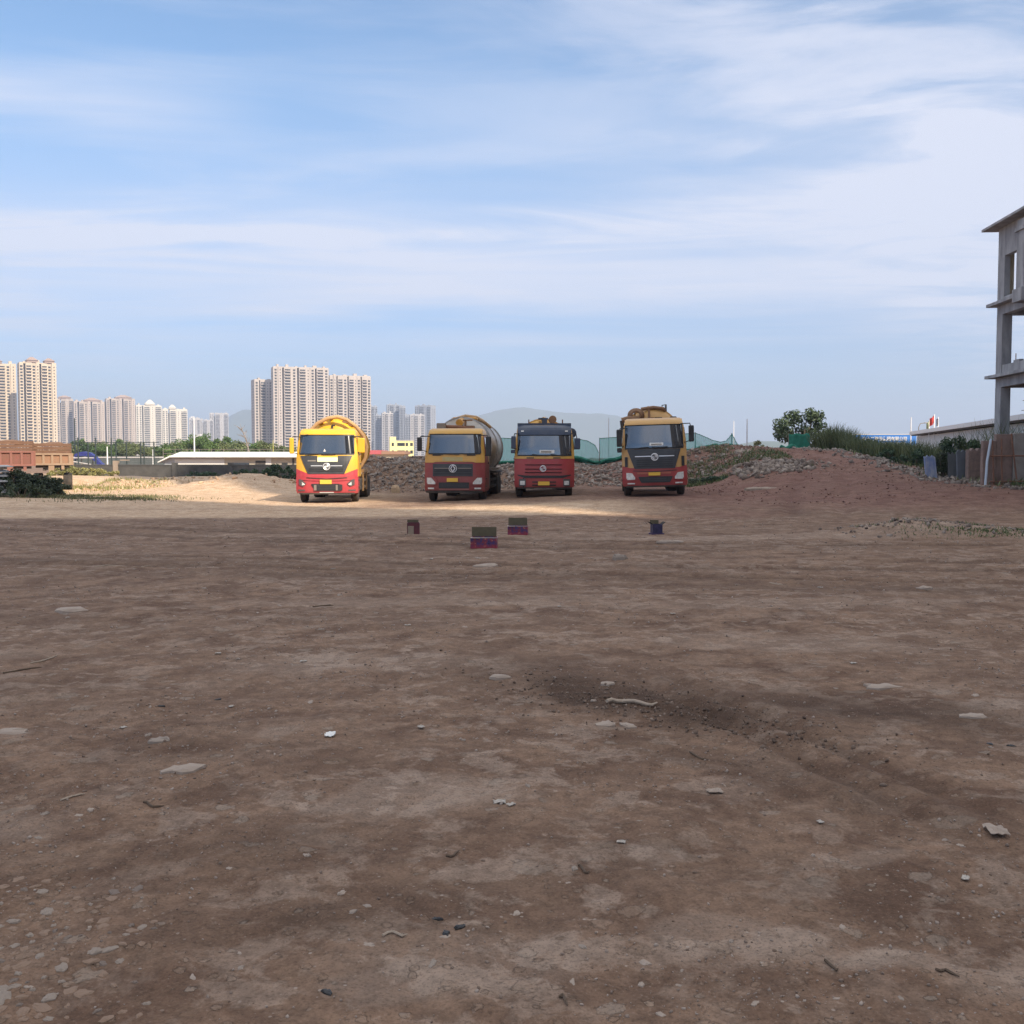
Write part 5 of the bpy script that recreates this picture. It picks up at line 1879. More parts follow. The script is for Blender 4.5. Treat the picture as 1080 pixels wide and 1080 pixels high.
a, b = G(640, 742), G(692, 739)
pts = [(a.x + (b.x - a.x) * t + .0, a.y + (b.y - a.y) * t + .07 * math.sin(t * 5.5)) for t in np.linspace(0, 1, 10)]
tag(MB().tube(on_ground(pts, .018), [.013, .014, .015, .015, .014, .013, .013, .012, .010, .006], 7).build('stick', m_stick, smooth=True), 'bent bleached stick lying across the dark churned soil', 'stick')
TW_ = [(64, 845, 90, 838), (150, 848, 172, 852), (728, 795, 748, 803), (32, 700, 60, 692), (985, 1022, 1010, 1030), (590, 1050, 598, 1058), (404, 987, 430, 985), (610, 915, 622, 921), (470, 905, 484, 900), (812, 615, 826, 617), (330, 640, 352, 639), (5, 710, 45, 704), (100, 598, 160, 596), (870, 1015, 884, 1024)]
for i, (x_, y_, x2, y2) in enumerate(TW_):
    a, b = G(x_, y_), G(x2, y2)
    pts = [(a.x + (b.x - a.x) * t, a.y + (b.y - a.y) * t + .02 * math.sin(t * 6 + i)) for t in np.linspace(0, 1, 6)]
    tag(MB().tube(on_ground(pts, .006), [.0035 * (1 + a.y * .12)] * 5 + [.002], 5).build('twig', m_twig if i % 3 else m_stick), 'thin twig lying on the brown dirt', 'twig', 'twigs scattered on the dirt')


m_paper = mat('dusty paper', (.46, .42, .37), .85, col2=(.30, .25, .2), nscale=30)


def scrap(label, px, py, w, m, seed, cat='paper scrap', group=None):
    p_ = G(px, py)
    r = random.Random(seed)
    n = 5
    vs = [(((i / n) - .5) * w * r.uniform(.9, 1.1), ((j / n) - .5) * w * .7 * r.uniform(.9, 1.1), .006 + w * .16 * r.random()) for i in range(n + 1) for j in range(n + 1)]
    fs = [(i * (n + 1) + j, (i + 1) * (n + 1) + j, (i + 1) * (n + 1) + j + 1, i * (n + 1) + j + 1) for i in range(n) for j in range(n)]
    o = MB().add(vs, fs).build('paper_scrap', m, None, p_, (0, 0, r.uniform(0, 3)))
    sd = o.modifiers.new('thickness', 'SOLIDIFY')
    sd.thickness = .003
    return tag(o, label, cat, group)


scrap('crumpled white paper scrap on the dirt, largest of the scraps', 348, 776, .085, m_white, 1)
scrap('white crumpled scrap with torn edge in the middle foreground', 527, 847, .06, m_paper, 2)
scrap('small white scrap right beside the torn crumpled one', 539, 850, .04, m_paper, 3)
scrap('tiny white scrap up the lot from the largest one', 444, 768, .05, m_paper, 4)
scrap('dusty white scrap just past the end of the churned soil', 754, 836, .08, m_slabp, 5)
scrap('pale torn scrap near the frame edge below the tread marks', 1050, 878, .12, m_slabp, 6)
for i, (x_, y_) in enumerate(((130, 768), (230, 690), (320, 698), (865, 620), (900, 700), (710, 648), (655, 889), (865, 868), (1018, 928), (244, 746), (455, 590), (590, 640), (430, 660))):
    scrap('tiny pale litter fleck on the dirt', x_, y_, random.uniform(.02, .035) * (1 + G(x_, y_).y * .07), m_paper, 20 + i, 'litter', 'litter flecks on the lot')
for i, (x_, y_) in enumerate(((460, 970), (485, 978), (470, 985), (344, 1047), (170, 745), (230, 738), (1044, 785), (1066, 787))):
    put_stone('charred_scrap', 'small charred black scrap on the dirt', 'charred scrap', x_, y_, .05 * (1 + .05 * i % 2), .03, .012, m_black, 80 + i, i * .8, 'charred scraps on the lot')

# ------------------------------------------------------------------ firework boxes
m_print = bpy.data.materials.new('printed firework card')
m_print.use_nodes = True
qn, ql = m_print.node_tree.nodes, m_print.node_tree.links
qt = qn.new('ShaderNodeTexCoord')
qz = qn.new('ShaderNodeTexNoise')
qz.inputs['Scale'].default_value = 14
qz.inputs['Detail'].default_value = 3
ql.new(qt.outputs['Object'], qz.inputs['Vector'])
qr = qn.new('ShaderNodeValToRGB')
el_ = qr.color_ramp.elements
el_[0].position, el_[0].color = .30, (.03, .012, .05, 1)
el_[1].position, el_[1].color = .74, (.38, .25, .22, 1)
for p_, c_ in ((.42, (.05, .03, .14, 1)), (.50, (.12, .025, .07, 1)), (.60, (.24, .022, .035, 1))):
    e = el_.new(p_)
    e.color = c_
ql.new(qz.outputs['Fac'], qr.inputs['Fac'])
sz = qn.new('ShaderNodeSeparateXYZ')
ql.new(qt.outputs['Object'], sz.inputs[0])
zr = qn.new('ShaderNodeMapRange')
ql.new(sz.outputs['Z'], zr.inputs['Value'])
for k_, v_ in (('From Min', .10), ('From Max', .02), ('To Min', 0), ('To Max', .8)):
    zr.inputs[k_].default_value = v_
qm = qn.new('ShaderNodeMix')
qm.data_type = 'RGBA'
ql.new(zr.outputs['Result'], qm.inputs['Factor'])
ql.new(qr.outputs['Color'], qm.inputs['A'])
qm.inputs['B'].default_value = (.30, .022, .045, 1)
ql.new(qm.outputs['Result'], qn['Principled BSDF'].inputs['Base Color'])
qn['Principled BSDF'].inputs['Roughness'].default_value = .35
m_card = mat('olive grey card', (.095, .078, .045), .85, col2=(.14, .112, .068), nscale=8)
m_soot = mat('sooty tubes', (.03, .027, .025), .95)


def firework_box(label, px, py, w, d, h, lid, rz, m=None, white=True):
    p_ = G(px, py)
    r = empty('firework_box', (p_.x, p_.y + d / 2, p_.z - .01), rz)
    tag(r, label, 'firework box', 'spent firework boxes on the lot')
    t = .012
    MB().box(-w / 2, w / 2, -d / 2, -d / 2 + t, 0, h).box(-w / 2, w / 2, d / 2 - t, d / 2, 0, h).box(-w / 2, -w / 2 + t, -d / 2 + t, d / 2 - t, 0, h).box(w / 2 - t, w / 2, -d / 2 + t, d / 2 - t, 0, h).build('carton', m or m_print, r)
    tb = MB()
    nx = max(3, int(w / .055))
    ny = max(3, int(d / .055))
    for i in range(nx):
        for j in range(ny):
            x, y = -w / 2 + t + (i + .5) * (w - 2 * t) / nx, -d / 2 + t + (j + .5) * (d - 2 * t) / ny
            tb.lathe([(.024, .01), (.024, h - .03), (.017, h - .03), (.017, h - .12)], (x, y, 0), 'z', 8)
    tag(tb.build('tubes', m_soot, r), kind='stuff')
    # the flap standing up behind and the small front flap folded out
    M = Matrix.Translation((0, d / 2, h)) @ Matrix.Rotation(R(-8), 4, 'X')
    MB().box(-w / 2 - .005, w / 2 - .03, -.004, .004, 0, lid, M).build('lid_flap', m_card, r)
    M = Matrix.Translation((0, -d / 2, h)) @ Matrix.Rotation(R(72), 4, 'X')
    if white:
        MB().box(-w / 2 + .01, -w / 2 + w * .35, -.006, -.001, 0, .05, M).build('flap_edge', m_white, r)
        MB().box(-w / 2, w / 2, -d / 2 - .004, -d / 2 + t + .002, h, h + .012).build('rim', mat('grey card edge', (.40, .37, .34), .8), r)
    return r


firework_box('opened firework box with standing lid, nearest of the spent boxes', 510.5, 578.3, .52, .44, .21, .19, R(-2))
firework_box('opened firework box with standing lid, just behind the nearest one', 546.5, 564.2, .47, .42, .21, .18, R(-3))
ob = firework_box('small dark maroon firework box with a torn pale front, alone near the maroon tanker', 435.5, 563, .29, .28, .27, .06, R(4), mat('dark maroon card', (.075, .018, .024), .5, col2=(.16, .02, .03), nscale=9), False)
MB().box(-.125, .01, -.158, -.148, .0, .20).build('torn_panel', mat('tan card', (.34, .27, .20), .85, col2=(.22, .17, .12), nscale=10), ob)
ob = firework_box('small navy black firework box with flared lid flaps, in front of the amber tanker', 693, 563.5, .23, .23, .24, .09, R(8), mat('navy card', (.018, .018, .05), .45, col2=(.05, .04, .12), nscale=10), False)
for (rz_, s) in ((0, 1), (math.pi, -1)):
    M = Matrix.Rotation(rz_, 4, 'Z') @ Matrix.Translation((.115, 0, .24)) @ Matrix.Rotation(R(52), 4, 'Y')
    MB().box(-.004, .004, -.11, .11, 0, .09, M).build('lid_flap', m_soot, ob)
MB().box(-.15, .15, -.14, .13, -.005, .035).build('base_tray', mat('dark violet card', (.05, .03, .09), .5), ob)

# ------------------------------------------------------------------ the sunlit left: dump trailers, walls, fence, slide, low building
m_rred = mat('faded red steel', (.20, .075, .06), .8, col2=(.16, .09, .06), nscale=2.5, namt=.9)
m_rtan = mat('rust tan steel', (.25, .16, .105), .8, col2=(.33, .17, .10), nscale=3, namt=.9)
m_rbrown = mat('brown rusty boards', (.125, .066, .042), .85, col2=(.19, .11, .07), nscale=3.5, namt=.9, stretch=(.6, 1, 4))
m_soil = mat('heaped soil', (.16, .09, .055), .95, col2=(.22, .13, .08), nscale=3, bump=.5)


def dump_trailer(label, px0, px1, Y, ztop_px, zmid_px, zbot_px, mp, mf, npan, rz):
    a, b = P(px0, 480, Y), P(px1, 480, Y)
    w = b.x - a.x
    g0 = hz((a.x + b.x) / 2, Y)
    r = empty('dump_trailer', ((a.x + b.x) / 2, Y, g0), rz)
    tag(r, label, 'dump trailer', 'rusty dump trailers')
    zt, zm, zb = (P(px0, q, Y).z - g0 for q in (ztop_px, zmid_px, zbot_px))
    L = 5.5
    tg = MB().box(-w / 2, w / 2, 0, .06, zb, zm)
    t = tg.build('tailgate', mp, r)
    ribs = MB()
    for i in range(npan + 1):
        x = -w / 2 + .06 + (w - .12) * i / npan
        ribs.box(x - .06, x + .06, -.085, -.003, zb + .1, zm - .1)
    ribs.box(-w / 2, w / 2, -.10, -.002, zm - .1, zm).box(-w / 2, w / 2, -.10, -.002, zb, zb + .1)
    ribs.build('rib', mf, t)
    for s in (-1, 1):
        sd_ = MB().box(s * w / 2 - .04, s * w / 2 + .04, .07, L, zb, zm)
        for y in np.arange(.4, L, .8):
            sd_.box(s * (w / 2 + .08) - .04, s * (w / 2 + .08) + .04, y, y + .1, zb, zm)
        sd_.build('side_panel', mf, r)
        MB().box(s * w / 2 - .03, s * w / 2 + .03, .07, L, zm + .002, zt).build('side_board', m_rbrown, r)
    bd = MB()
    for k in range(3):
        z0_, z1_ = zm + .004 + (zt - zm) * k / 3, zm + (zt - zm) * (k + 1) / 3 - .012
        bd.box(-w / 2 + .04, w / 2 - .04, -.02 - .012 * (k % 2), .05, z0_, z1_)
    bd.build('tail_board', m_rbrown, r)
    vs, fs = [], []
    for i in range(13):
        for j in range(13):
            x, y = -w / 2 + .08 + (w - .16) * i / 12, .1 + (L - .2) * j / 12
            e = math.sin(math.pi * i / 12) * math.sin(math.pi * j / 12)
            vs.append((x, y, zt - .1 + .22 * e + .16 * float(vn(i * .9, j * .9, px0 + 50) - .5)))
    for i in range(12):
        for j in range(12):
            q = i * 13 + j
            fs.append((q, q + 13, q + 14, q + 1))
    MB().add(vs, fs).build('load', m_soil, r, smooth=True)
    ch = MB().box(-.5, -.38, .2, L + 2, zb - .32, zb - .01).box(.38, .5, .2, L + 2, zb - .32, zb - .01).box(-.9, .9, .9, 1.05, .4, .58).box(-w / 2 + .1, w / 2 - .1, .1, .25, zb - .16, zb - .01)
    ch.build('chassis', m_frame, r)
    MB().box(-.2, .1, -.06, .1, zb - .3, zb - .02).box(w / 2 - .5, w / 2 - .35, -.06, .1, zb - .25, zb - .02).build('hinge', mf, r)
    for y in (.95, 2.3):
        for s in (-1, 1):
            wheel(r, s * .78, y, .48, .48)
    return r


dump_trailer('rusty dump trailer with tan ribbed tailgate, beside the wall end', 37, 73, 58, 467.5, 478, 490.5, m_rtan, mat('pale tan steel', (.33, .24, .17), .8, col2=(.24, .15, .095), nscale=3), 4, R(23))
dump_trailer('faded red dump trailer cut by the frame edge behind dark bushes', -10, 33, 55, 465, 475.5, 491.5, m_rred, mat('faded red rib', (.24, .10, .08), .8, col2=(.18, .09, .065), nscale=3), 4, R(27))

# stack of pale corrugated sheets at the frame edge
sx_ = P(2, 500, 45)
stx = MB()
for k in range(9):
    z = .12 + k * .135
    n = 14
    vs, fs = [], []
    ox, sl = random.uniform(-.12, .12), random.uniform(-.05, .12)
    for i in range(n + 1):
        for j in (0, 1):
            x = -1.6 + 2.0 * i / n + ox
            zz = z + .10 * math.sin((x + 1.6) * 1.2) - sl * (x + .6) + .02 * math.sin(i * 2.2)
            vs += [(x, j * 1.6, zz), (x, j * 1.6, zz + .05)]
    for i in range(n):
        q = i * 4
        fs += [(q, q + 4, q + 5, q + 1), (q + 1, q + 5, q + 7, q + 3), (q + 2, q + 3, q + 7, q + 6), (q, q + 2, q + 6, q + 4)]
    fs += [(0, 1, 3, 2), (n * 4, n * 4 + 2, n * 4 + 3, n * 4 + 1)]
    stx.add(vs, fs)
tag(stx.build('sheet_stack', mat('pale fibre sheet', (.55, .55, .54), .8, col2=(.36, .36, .36), nscale=3), None, (sx_.x - .75, 45, hz(sx_.x, 45))), 'slumped stack of pale sheets with dark gaps at the frame edge by the bushes', 'sheet stack')

# grey boundary wall
m_gw = mat('grey boundary wall', (.085, .083, .08), .92, col2=(.05, .05, .048), nscale=1.5, namt=.9, bump=.3, bscale=6)
a, b = P(60, 490, 92), P(325, 490, 92)
bw = empty('boundary_wall', (a.x, 92, 0))
tag(bw, 'low dark grey boundary wall with piers in front of the white low building', 'wall')
Lw = b.x - a.x
MB().box(0, Lw, 0, .2, -.3, 1.18).build('wall', m_gw, bw)
MB().box(-.02, Lw + .02, -.05, .25, 1.183, 1.28).build('coping', mat('dark coping', (.07, .07, .07), .9), bw)
for px in (122, 184, 243, 300):
    x = P(px, 490, 92).x - a.x
    MB().box(x - .22, x + .22, -.12, .32, -.3, 1.45 if px != 122 else 1.62).build('pier', MATS['grey cobble'] if px == 122 else m_gw, bw)
MB().box(P(122, 0, 92).x - a.x - .30, P(122, 0, 92).x - a.x + .30, -.3, .4, 1.62, 1.72).build('pier_cap', MATS['grey cobble'], bw)
# second dark wall behind the court
a, b = P(78, 484, 150), P(172, 484, 150)
bw = empty('court_wall', (a.x, 150, 0))
tag(bw, 'dark slate wall with a pale top line behind the sports fence', 'wall')
MB().box(0, b.x - a.x, 0, .25, -.3, 1.95).build('wall', mat('dark slate wall', (.085, .10, .10), .9, col2=(.12, .13, .13), nscale=1), bw)
MB().box(-.02, b.x - a.x + .02, -.06, .3, 1.952, 2.18).build('coping', MATS['render grey'], bw)

# sports fence: posts, rails, mesh wires
YF = 122
a, b = P(79, 466, YF), P(168, 468, YF)
sf = empty('sports_fence', (a.x, YF, 0))
tag(sf, 'tall dark sports court fence of posts and rails behind the boundary wall', 'fence')
m_fd = mat('dark green fence steel', (.02, .035, .035), .6)
Lf = b.x - a.x
hf = a.z
for px in (82.5, 93, 101, 117.5, 122.5, 133.5, 148.5, 152, 162.5):
    x = P(px, 480, YF).x - a.x
    MB().tube([(x, 0, -.2), (x, 0, hf + (.5 if px in (101, 117.5, 82.5) else .0))], .075, 6).build('post', m_fd, sf)
for z in (hf - .05, hf * .55, .5):
    MB().tube([(0, 0, z), (Lf, 0, z)], .035, 5).build('rail', m_fd, sf)
wr = MB()
for k in range(1, 14):
    wr.tube([(0, .03, hf * k / 14), (Lf, .03, hf * k / 14)], .008, 3)
for k in range(1, 60):
    wr.tube([(Lf * k / 60, .03, .2), (Lf * k / 60, .03, hf)], .008, 3)
tag(wr.build('mesh_wire', m_fd, sf), kind='stuff')
pole('pole', 'thin dark pole standing before the salmon towers', 'pole', 78.5, 441, 128, .09, m_fd)
a = P(172, 474, 170)
b = P(312, 473, 170)
rl = empty('rail_fence', (a.x, 170, 0))
tag(rl, 'thin grey rail fence running above the white low building roof', 'fence')
for z in (a.z, a.z - .7, a.z - 1.4):
    MB().tube([(0, 0, z), (b.x - a.x, 0, z)], .04, 5).build('rail', m_rim, rl)
for k in range(12):
    MB().tube([((b.x - a.x) * k / 11, 0, 0), ((b.x - a.x) * k / 11, 0, a.z + .05)], .05, 5).build('post', m_rim, rl)

# blue slide
a = P(81, 476.5, 128)
sd_ = MB()
pts = []
for (px, py) in ((80, 479.5), (84, 477), (90, 476.2), (96, 477.5), (101, 481), (106, 487), (111, 491)):
    q = P(px, py, 128)
    pts.append((q.x - a.x, 0, q.z))
for i in range(len(pts) - 1):
    (xa, _, za), (xb, _, zb_) = pts[i], pts[i + 1]
    sd_.add([(xa, -.45, za), (xb, -.45, zb_), (xb, .45, zb_), (xa, .45, za), (xa, -.45, za - .62), (xb, -.45, zb_ - .62), (xb, .45, zb_ - .62), (xa, .45, za - .62)],
            [(0, 1, 2, 3), (4, 7, 6, 5), (0, 4, 5, 1), (3, 2, 6, 7)])
sl = empty('slide', (a.x, 128, 0))
tag(sl, 'dark blue curved playground slide behind the sports fence', 'slide')
sd_.build('chute', mat('blue slide plastic', (.028, .035, .20), .4), sl, smooth=True)
MB().tube([(pts[1][0], .5, 0), (pts[1][0], .5, pts[1][2] - .3)], .06, 6).tube([(pts[3][0], .5, 0), (pts[3][0], .5, pts[3][2] - .5)], .06, 6).build('leg', m_rim, sl)
rl = empty('ramp_rail', (P(66, 480, 126).x, 126, 0))
tag(rl, 'pale handrail sloping beside the blue slide', 'handrail')
q0 = P(66, 480, 126)
for (p0_, p1_) in (((70, 483), (99, 483)), ((72, 486), (96, 490))):
    A_, B_ = P(*p0_, 126), P(*p1_, 126)
    MB().tube([(A_.x - q0.x, 0, A_.z), (B_.x - q0.x, 0, B_.z)], .09, 6).build('rail', MATS['render grey'], rl)
MB().tube([(.9, 0, 0), (.9, 0, 1.8)], .06, 6).tube([(3.2, 0, 0), (3.2, 0, 1.6)], .06, 6).build('post', m_rim, rl)

# white low building
YB = 145
a, b = P(172, 477, YB), P(342, 477, YB)
lb = empty('low_building', (a.x, YB, 0), R(1))
tag(lb, 'long single-storey white roofed building behind the grey boundary wall', 'building')
Lb = b.x - a.x
m_wr = mat('white metal roof', (.80, .79, .74), .6)
m_cr = mat('cream low wall', (.55, .49, .38), .85, col2=(.46, .41, .33), nscale=1)
MB().box(1.6, 8.6, 0, 9, -.3, 2.02).build('wall', m_white, lb)
MB().box(8.61, Lb - .2, .05, 9, -.3, 2.02).build('wall', m_cr, lb)
MB().prism([(0, -.3), (1.59, -.3), (1.59, 2.02), (1.5, 2.15), (.0, 1.5)], .1, 9).build('gable_wall', mat('pale blue wall', (.50, .53, .56), .8), lb)
MB().add([(1.2, -1.0, 2.06), (Lb, -1.0, 2.06), (Lb, 9.5, 2.06), (1.2, 9.5, 2.06), (1.2, -1.0, 2.2), (Lb, -1.0, 2.2), (Lb, 9.5, 2.6), (1.2, 9.5, 2.6), (1.2, 4, 2.85), (Lb, 4, 2.85)],
         [(0, 3, 2, 1), (0, 1, 5, 4), (4, 5, 9, 8), (8, 9, 6, 7), (2, 3, 7, 6), (0, 4, 8, 7, 3), (1, 2, 6, 9, 5)]).build('roof', m_wr, lb)
MB().add([(-.5, -.9, 1.28), (1.22, -.9, 2.1), (1.22, 9.4, 2.1), (-.5, 9.4, 1.28), (-.5, -.9, 1.42), (1.22, -.9, 2.3), (1.22, 9.4, 2.3), (-.5, 9.4, 1.42)],
         [(3, 2, 1, 0), (4, 5, 6, 7), (0, 1, 5, 4), (1, 2, 6, 5), (2, 3, 7, 6), (3, 0, 4, 7)]).build('roof', m_wr, lb)
for (x, w, z0_, z1_, n_) in ((9.8, 2.3, .6, 1.25, 'window'), (13.0, 1.4, -.2, 1.55, 'door'), (18.2, .25, -.2, 1.9, 'downpipe'), (20.2, .3, -.2, 1.9, 'downpipe'), (21.2, 2.0, .6, 1.2, 'window'), (24.0, 2.4, .5, 1.2, 'window'), (-.2 + 1.0, .0, 0, 0, '')):
    if n_:
        MB().box(x, x + w, -.08, .045, z0_, z1_).build(n_, m_wpane if n_ == 'window' else m_frame, lb)
MB().box(14.41, 15.2, .0, .045, -.2, 1.9).build('door', m_white, lb)
MB().box(1.62, 8.58, -.06, -.003, 1.78, 1.98).build('fascia', MATS['render grey'], lb)
MB().box(-.6, .4, -.6, .09, -.2, 1.0).build('porch', m_frame, lb)

# red roofed shed over the rubble
a, b = P(388, 474.5, 112), P(426, 474.5, 112)
rs = empty('red_shed', (a.x, 112, 0))
tag(rs, 'low shed with a faded red sheet roof showing over the rubble', 'shed')
MB().box(0, b.x - a.x, 0, 5, -.3, 2.3).build('wall', m_cr, rs)
MB().box(-.2, 1.5, -.4, 5.3, 2.303, 2.75).build('roof', mat('faded red roof', (.42, .10, .12), .7), rs)
MB().box(1.51, b.x - a.x + .2, -.35, 5.3, 2.303, 2.65).build('roof', mat('brown roof', (.30, .18, .13), .8), rs)

# ------------------------------------------------------------------ trees, bushes, reeds, grass
def leafm(name, a, b):
    m = mat(name, a, .6, col2=b, attr='rnd')
    bs = m.node_tree.nodes['Principled BSDF']
    bs.inputs['Subsurface Weight'].default_value = 0
    bs.inputs['Transmission Weight'].default_value = 0
    return m


m_lf = [leafm('deep green leaves', (.022, .055, .018), (.075, .13, .035)), leafm('olive leaves', (.05, .075, .025), (.15, .18, .06)), leafm('fresh green leaves', (.04, .085, .02), (.14, .22, .05))]
m_bark = mat('tree bark', (.13, .10, .075), .95, col2=(.22, .18, .14), nscale=6, stretch=(1, 1, .3))


def make_tree(hgt, wid, seed, m, nclump=46, per=90, leaf=.34, trunk_h=.35, lobes=None, name='tree', limb=True):
    rs_ = np.random.default_rng(seed)
    r = empty(name, (0, 0, 0))
    pts = []
    lobes = lobes or [(rs_.uniform(-.28, .28) * wid, rs_.uniform(-.28, .28) * wid, hgt * rs_.uniform(.52, .84), wid * rs_.uniform(.2, .34), hgt * rs_.uniform(.14, .24)) for _ in range(6)]
    for k in range(nclump):
        lx, ly, lz, lr, lh = lobes[k % len(lobes)]
        d = rs_.normal(size=3)
        d /= np.linalg.norm(d)
        q = rs_.uniform(.45, 1.05)
        pts.append((lx + d[0] * lr * q, ly + d[1] * lr * q, min(hgt * 1.02, lz + d[2] * lh * q)))
    tb = MB()
    th = hgt * trunk_h
    tb.tube([(0, 0, -.4), (.05, .02, th * .5), (.0, .05, th)], [wid * .045, wid * .036, wid * .03], 8)
    for (lx, ly, lz, lr, lh) in lobes:
        tb.tube([(0, .05, th * .92), (lx * .5, ly * .5, (th + lz) * .5), (lx, ly, lz)], [wid * .022, wid * .014, wid * .005], 6)
    tb.build('trunk', m_bark, r, smooth=True)
    leaves('crown', pts, np.array([rs_.uniform(.6, 1.25) * wid * .085 + leaf * .5 for _ in pts]), per, leaf, m, r)
    return r


KINDS = [make_tree(7.5, 8, 101, m_lf[0], leaf=.55, per=70), make_tree(6.2, 8.5, 102, m_lf[1], leaf=.5, per=70), make_tree(9, 9, 103, m_lf[2], leaf=.6, per=75)]
index_kids()
TREES = [(90, 463, 190, 0, 'dark tree behind the blue slide, rising before the salmon towers'), (101, 466, 200, 1, 'olive tree just behind the tall fence post by the slide'), (128, 462.5, 205, 0, 'dark tree over the middle of the sports fence'),
         (139, 467, 200, 1, 'olive tree beside the dark tree over the fence'), (151, 466, 215, 1, 'olive tree in front of the white pointed tower'), (166, 467, 210, 2, 'green tree at the gable of the white low building'),
         (183, 466, 215, 1, 'olive tree in front of the stepped white tower'), (196, 463, 220, 2, 'green tree touching the tall grey street lamp'), (212, 458, 205, 2, 'bright green tree right of the tall grey street lamp'),
         (225, 456.5, 210, 2, 'largest bright green tree above the white roof'), (238, 460, 215, 0, 'darker tree at the end of the bright green pair'), (250, 466, 200, 1, 'olive tree under the bare tree'),
         (266, 465, 205, 1, 'olive tree at the foot of the lower rose tower'), (280, 464, 200, 2, 'green tree beside the thin yellow pole'), (294, 466, 195, 1, 'olive tree nearest the sunny tanker'),
         (66, 470, 185, 1, 'olive tree rising behind the tan dump trailer'), (112, 468, 190, 2, 'green tree behind the white concrete post')]
first = [True] * 3
for (px, py, Y, k, lab) in TREES:
    p_ = P(px, py, Y)
    o = KINDS[k] if first[k] else copy_tree(KINDS[k])
    first[k] = False
    s = p_.z / (7.5, 6.2, 9)[k]
    o.location = (p_.x, Y, 0)
    o.scale = (max(s, .62) * random.uniform(.95, 1.2), max(s, .62), s)
    o.rotation_euler = (0, 0, random.uniform(0, 6.28))
    tag(o, lab, 'tree', 'trees behind the boundary wall')

# bare tree
p_ = P(258, 443, 180)
bt = empty('bare_tree', (P(264, 480, 180).x, 180, 0))
tag(bt, 'bare leaning tree with thin branches before the blue hill', 'tree')
h_ = p_.z
tb = MB()
tb.tube([(0, 0, -.3), (-.2, 0, h_ * .35), (-.8, .1, h_ * .62), (-1.6, .1, h_ * .86)], [.16, .13, .10, .05], 7)
rb_ = random.Random(5)
for k in range(22):
    t = rb_.uniform(.3, .95)
    bx, bz = -1.6 * t ** 1.7, h_ * (.2 + .66 * t)
    dx, dz = rb_.uniform(-1.7, 1.0), rb_.uniform(.5, 1.5)
    tb.tube([(bx, .05, bz), (bx + dx * .5, rb_.uniform(-.4, .4), bz + dz * .6), (bx + dx, rb_.uniform(-.6, .6), bz + dz)], [.045, .03, .01], 5)
tb.build('trunk', mat('grey bare bark', (.28, .24, .21), .95), bt)

# the tree on the dirt crest
p_ = P(845, 432, 84)
zt0 = hz(p_.x, 84)
ht_ = p_.z - zt0


def lob(px, py, r_px, ry_px, dy=0):
    q = P(px, py, 84)
    return (q.x - p_.x, dy, q.z - zt0, r_px / 1080 * 84, ry_px / 1080 * 84)


tt = make_tree(ht_, 5.0, 111, leafm('blue green leaves', (.016, .042, .022), (.085, .12, .055)), 84, 60, .26, .25,
               [lob(826, 449, 9, 7), lob(822, 456, 5, 6, -.6), lob(838, 441, 9, 7, .5), lob(850, 439, 8, 6, -.4), lob(858, 440, 8, 6), lob(846, 452, 10, 8, .3), lob(862, 453, 7, 6), lob(870, 459, 7, 7, .4), lob(876, 463, 5, 4), lob(860, 466, 9, 7, -.3), lob(834, 461, 8, 8)])
tt.location = (p_.x, 84, zt0)
tag(tt, 'broad dark tree with gaps in its crown on top of the dirt crest', 'tree')


def bush(label, px, py_top, Y, wid, m, seed, per=60, leaf=.12, group=None, n=26, name='bush'):
    p_ = P(px, py_top, Y)
    g0 = hz(p_.x, Y)
    h = p_.z - g0
    rs_ = np.random.default_rng(seed)
    r = empty(name, (p_.x, Y, g0))
    tag(r, label, 'bush', group)
    pts = []
    for k in range(n):
        a_ = rs_.uniform(0, 6.28)
        q = rs_.uniform(0, 1) ** .6
        zz = h * rs_.uniform(.12, .92) * (1 - .45 * q * q)
        pts.append((math.cos(a_) * q * wid / 2, math.sin(a_) * q * wid / 2.6, zz))
    st = MB()
    for k in range(0, n, 3):
        x, y, z = pts[k]
        st.tube([(x * .2, y * .2, -.1), (x * .6, y * .6, z * .6), (x, y, z)], [.03, .022, .01], 5)
    st.build('stem', m_bark, r)
    leaves('foliage', pts, np.full(n, max(.16, min(wid, h) * .17)), per, leaf, m, r)
    return r


DB = leafm('dark bush leaves', (.02, .035, .016), (.075, .10, .045))
GB = 'dark bushes before the dump trailers'
bush('dark bush beside the slumped stack of pale sheets', 12, 493, 46.5, 2.1, DB, 201, 130, .13, GB, 36)
bush('dark bush under the middle of the faded red trailer', 29, 493, 47.5, 2.2, DB, 202, 130, .13, GB, 36)
bush('dark bush under the gap between the two dump trailers', 45, 497, 48, 2.0, DB, 203, 130, .13, GB, 36)
bush('dark bush under the tan ribbed tailgate, last of the row', 56, 503, 47, 1.3, DB, 204, 110, .12, GB, 26)
bush('low dark bush at the front of the row, nearest the lot', 22, 508, 44.5, 2.4, DB, 205, 100, .11, GB, 28)
HB = leafm('hedge leaves', (.022, .05, .025), (.07, .12, .05))
HG = 'bushes along the boundary wall'
bush('green bush along the wall nearest the sunny tanker', 302, 488, 66, 3.0, HB, 211, 100, .15, HG, 34)
bush('green bush along the wall beside the one nearest the tanker', 282, 492, 70, 3.0, HB, 212, 90, .15, HG, 30)
bush('green bush along the wall in front of the dark door', 262, 494, 74, 3.0, HB, 213, 80, .15, HG, 26)
bush('low green bush along the wall below the white facade', 212, 497, 80, 3.4, HB, 214, 80, .15, HG, 24)
YG = leafm('yellow green weeds', (.12, .13, .04), (.32, .29, .11))
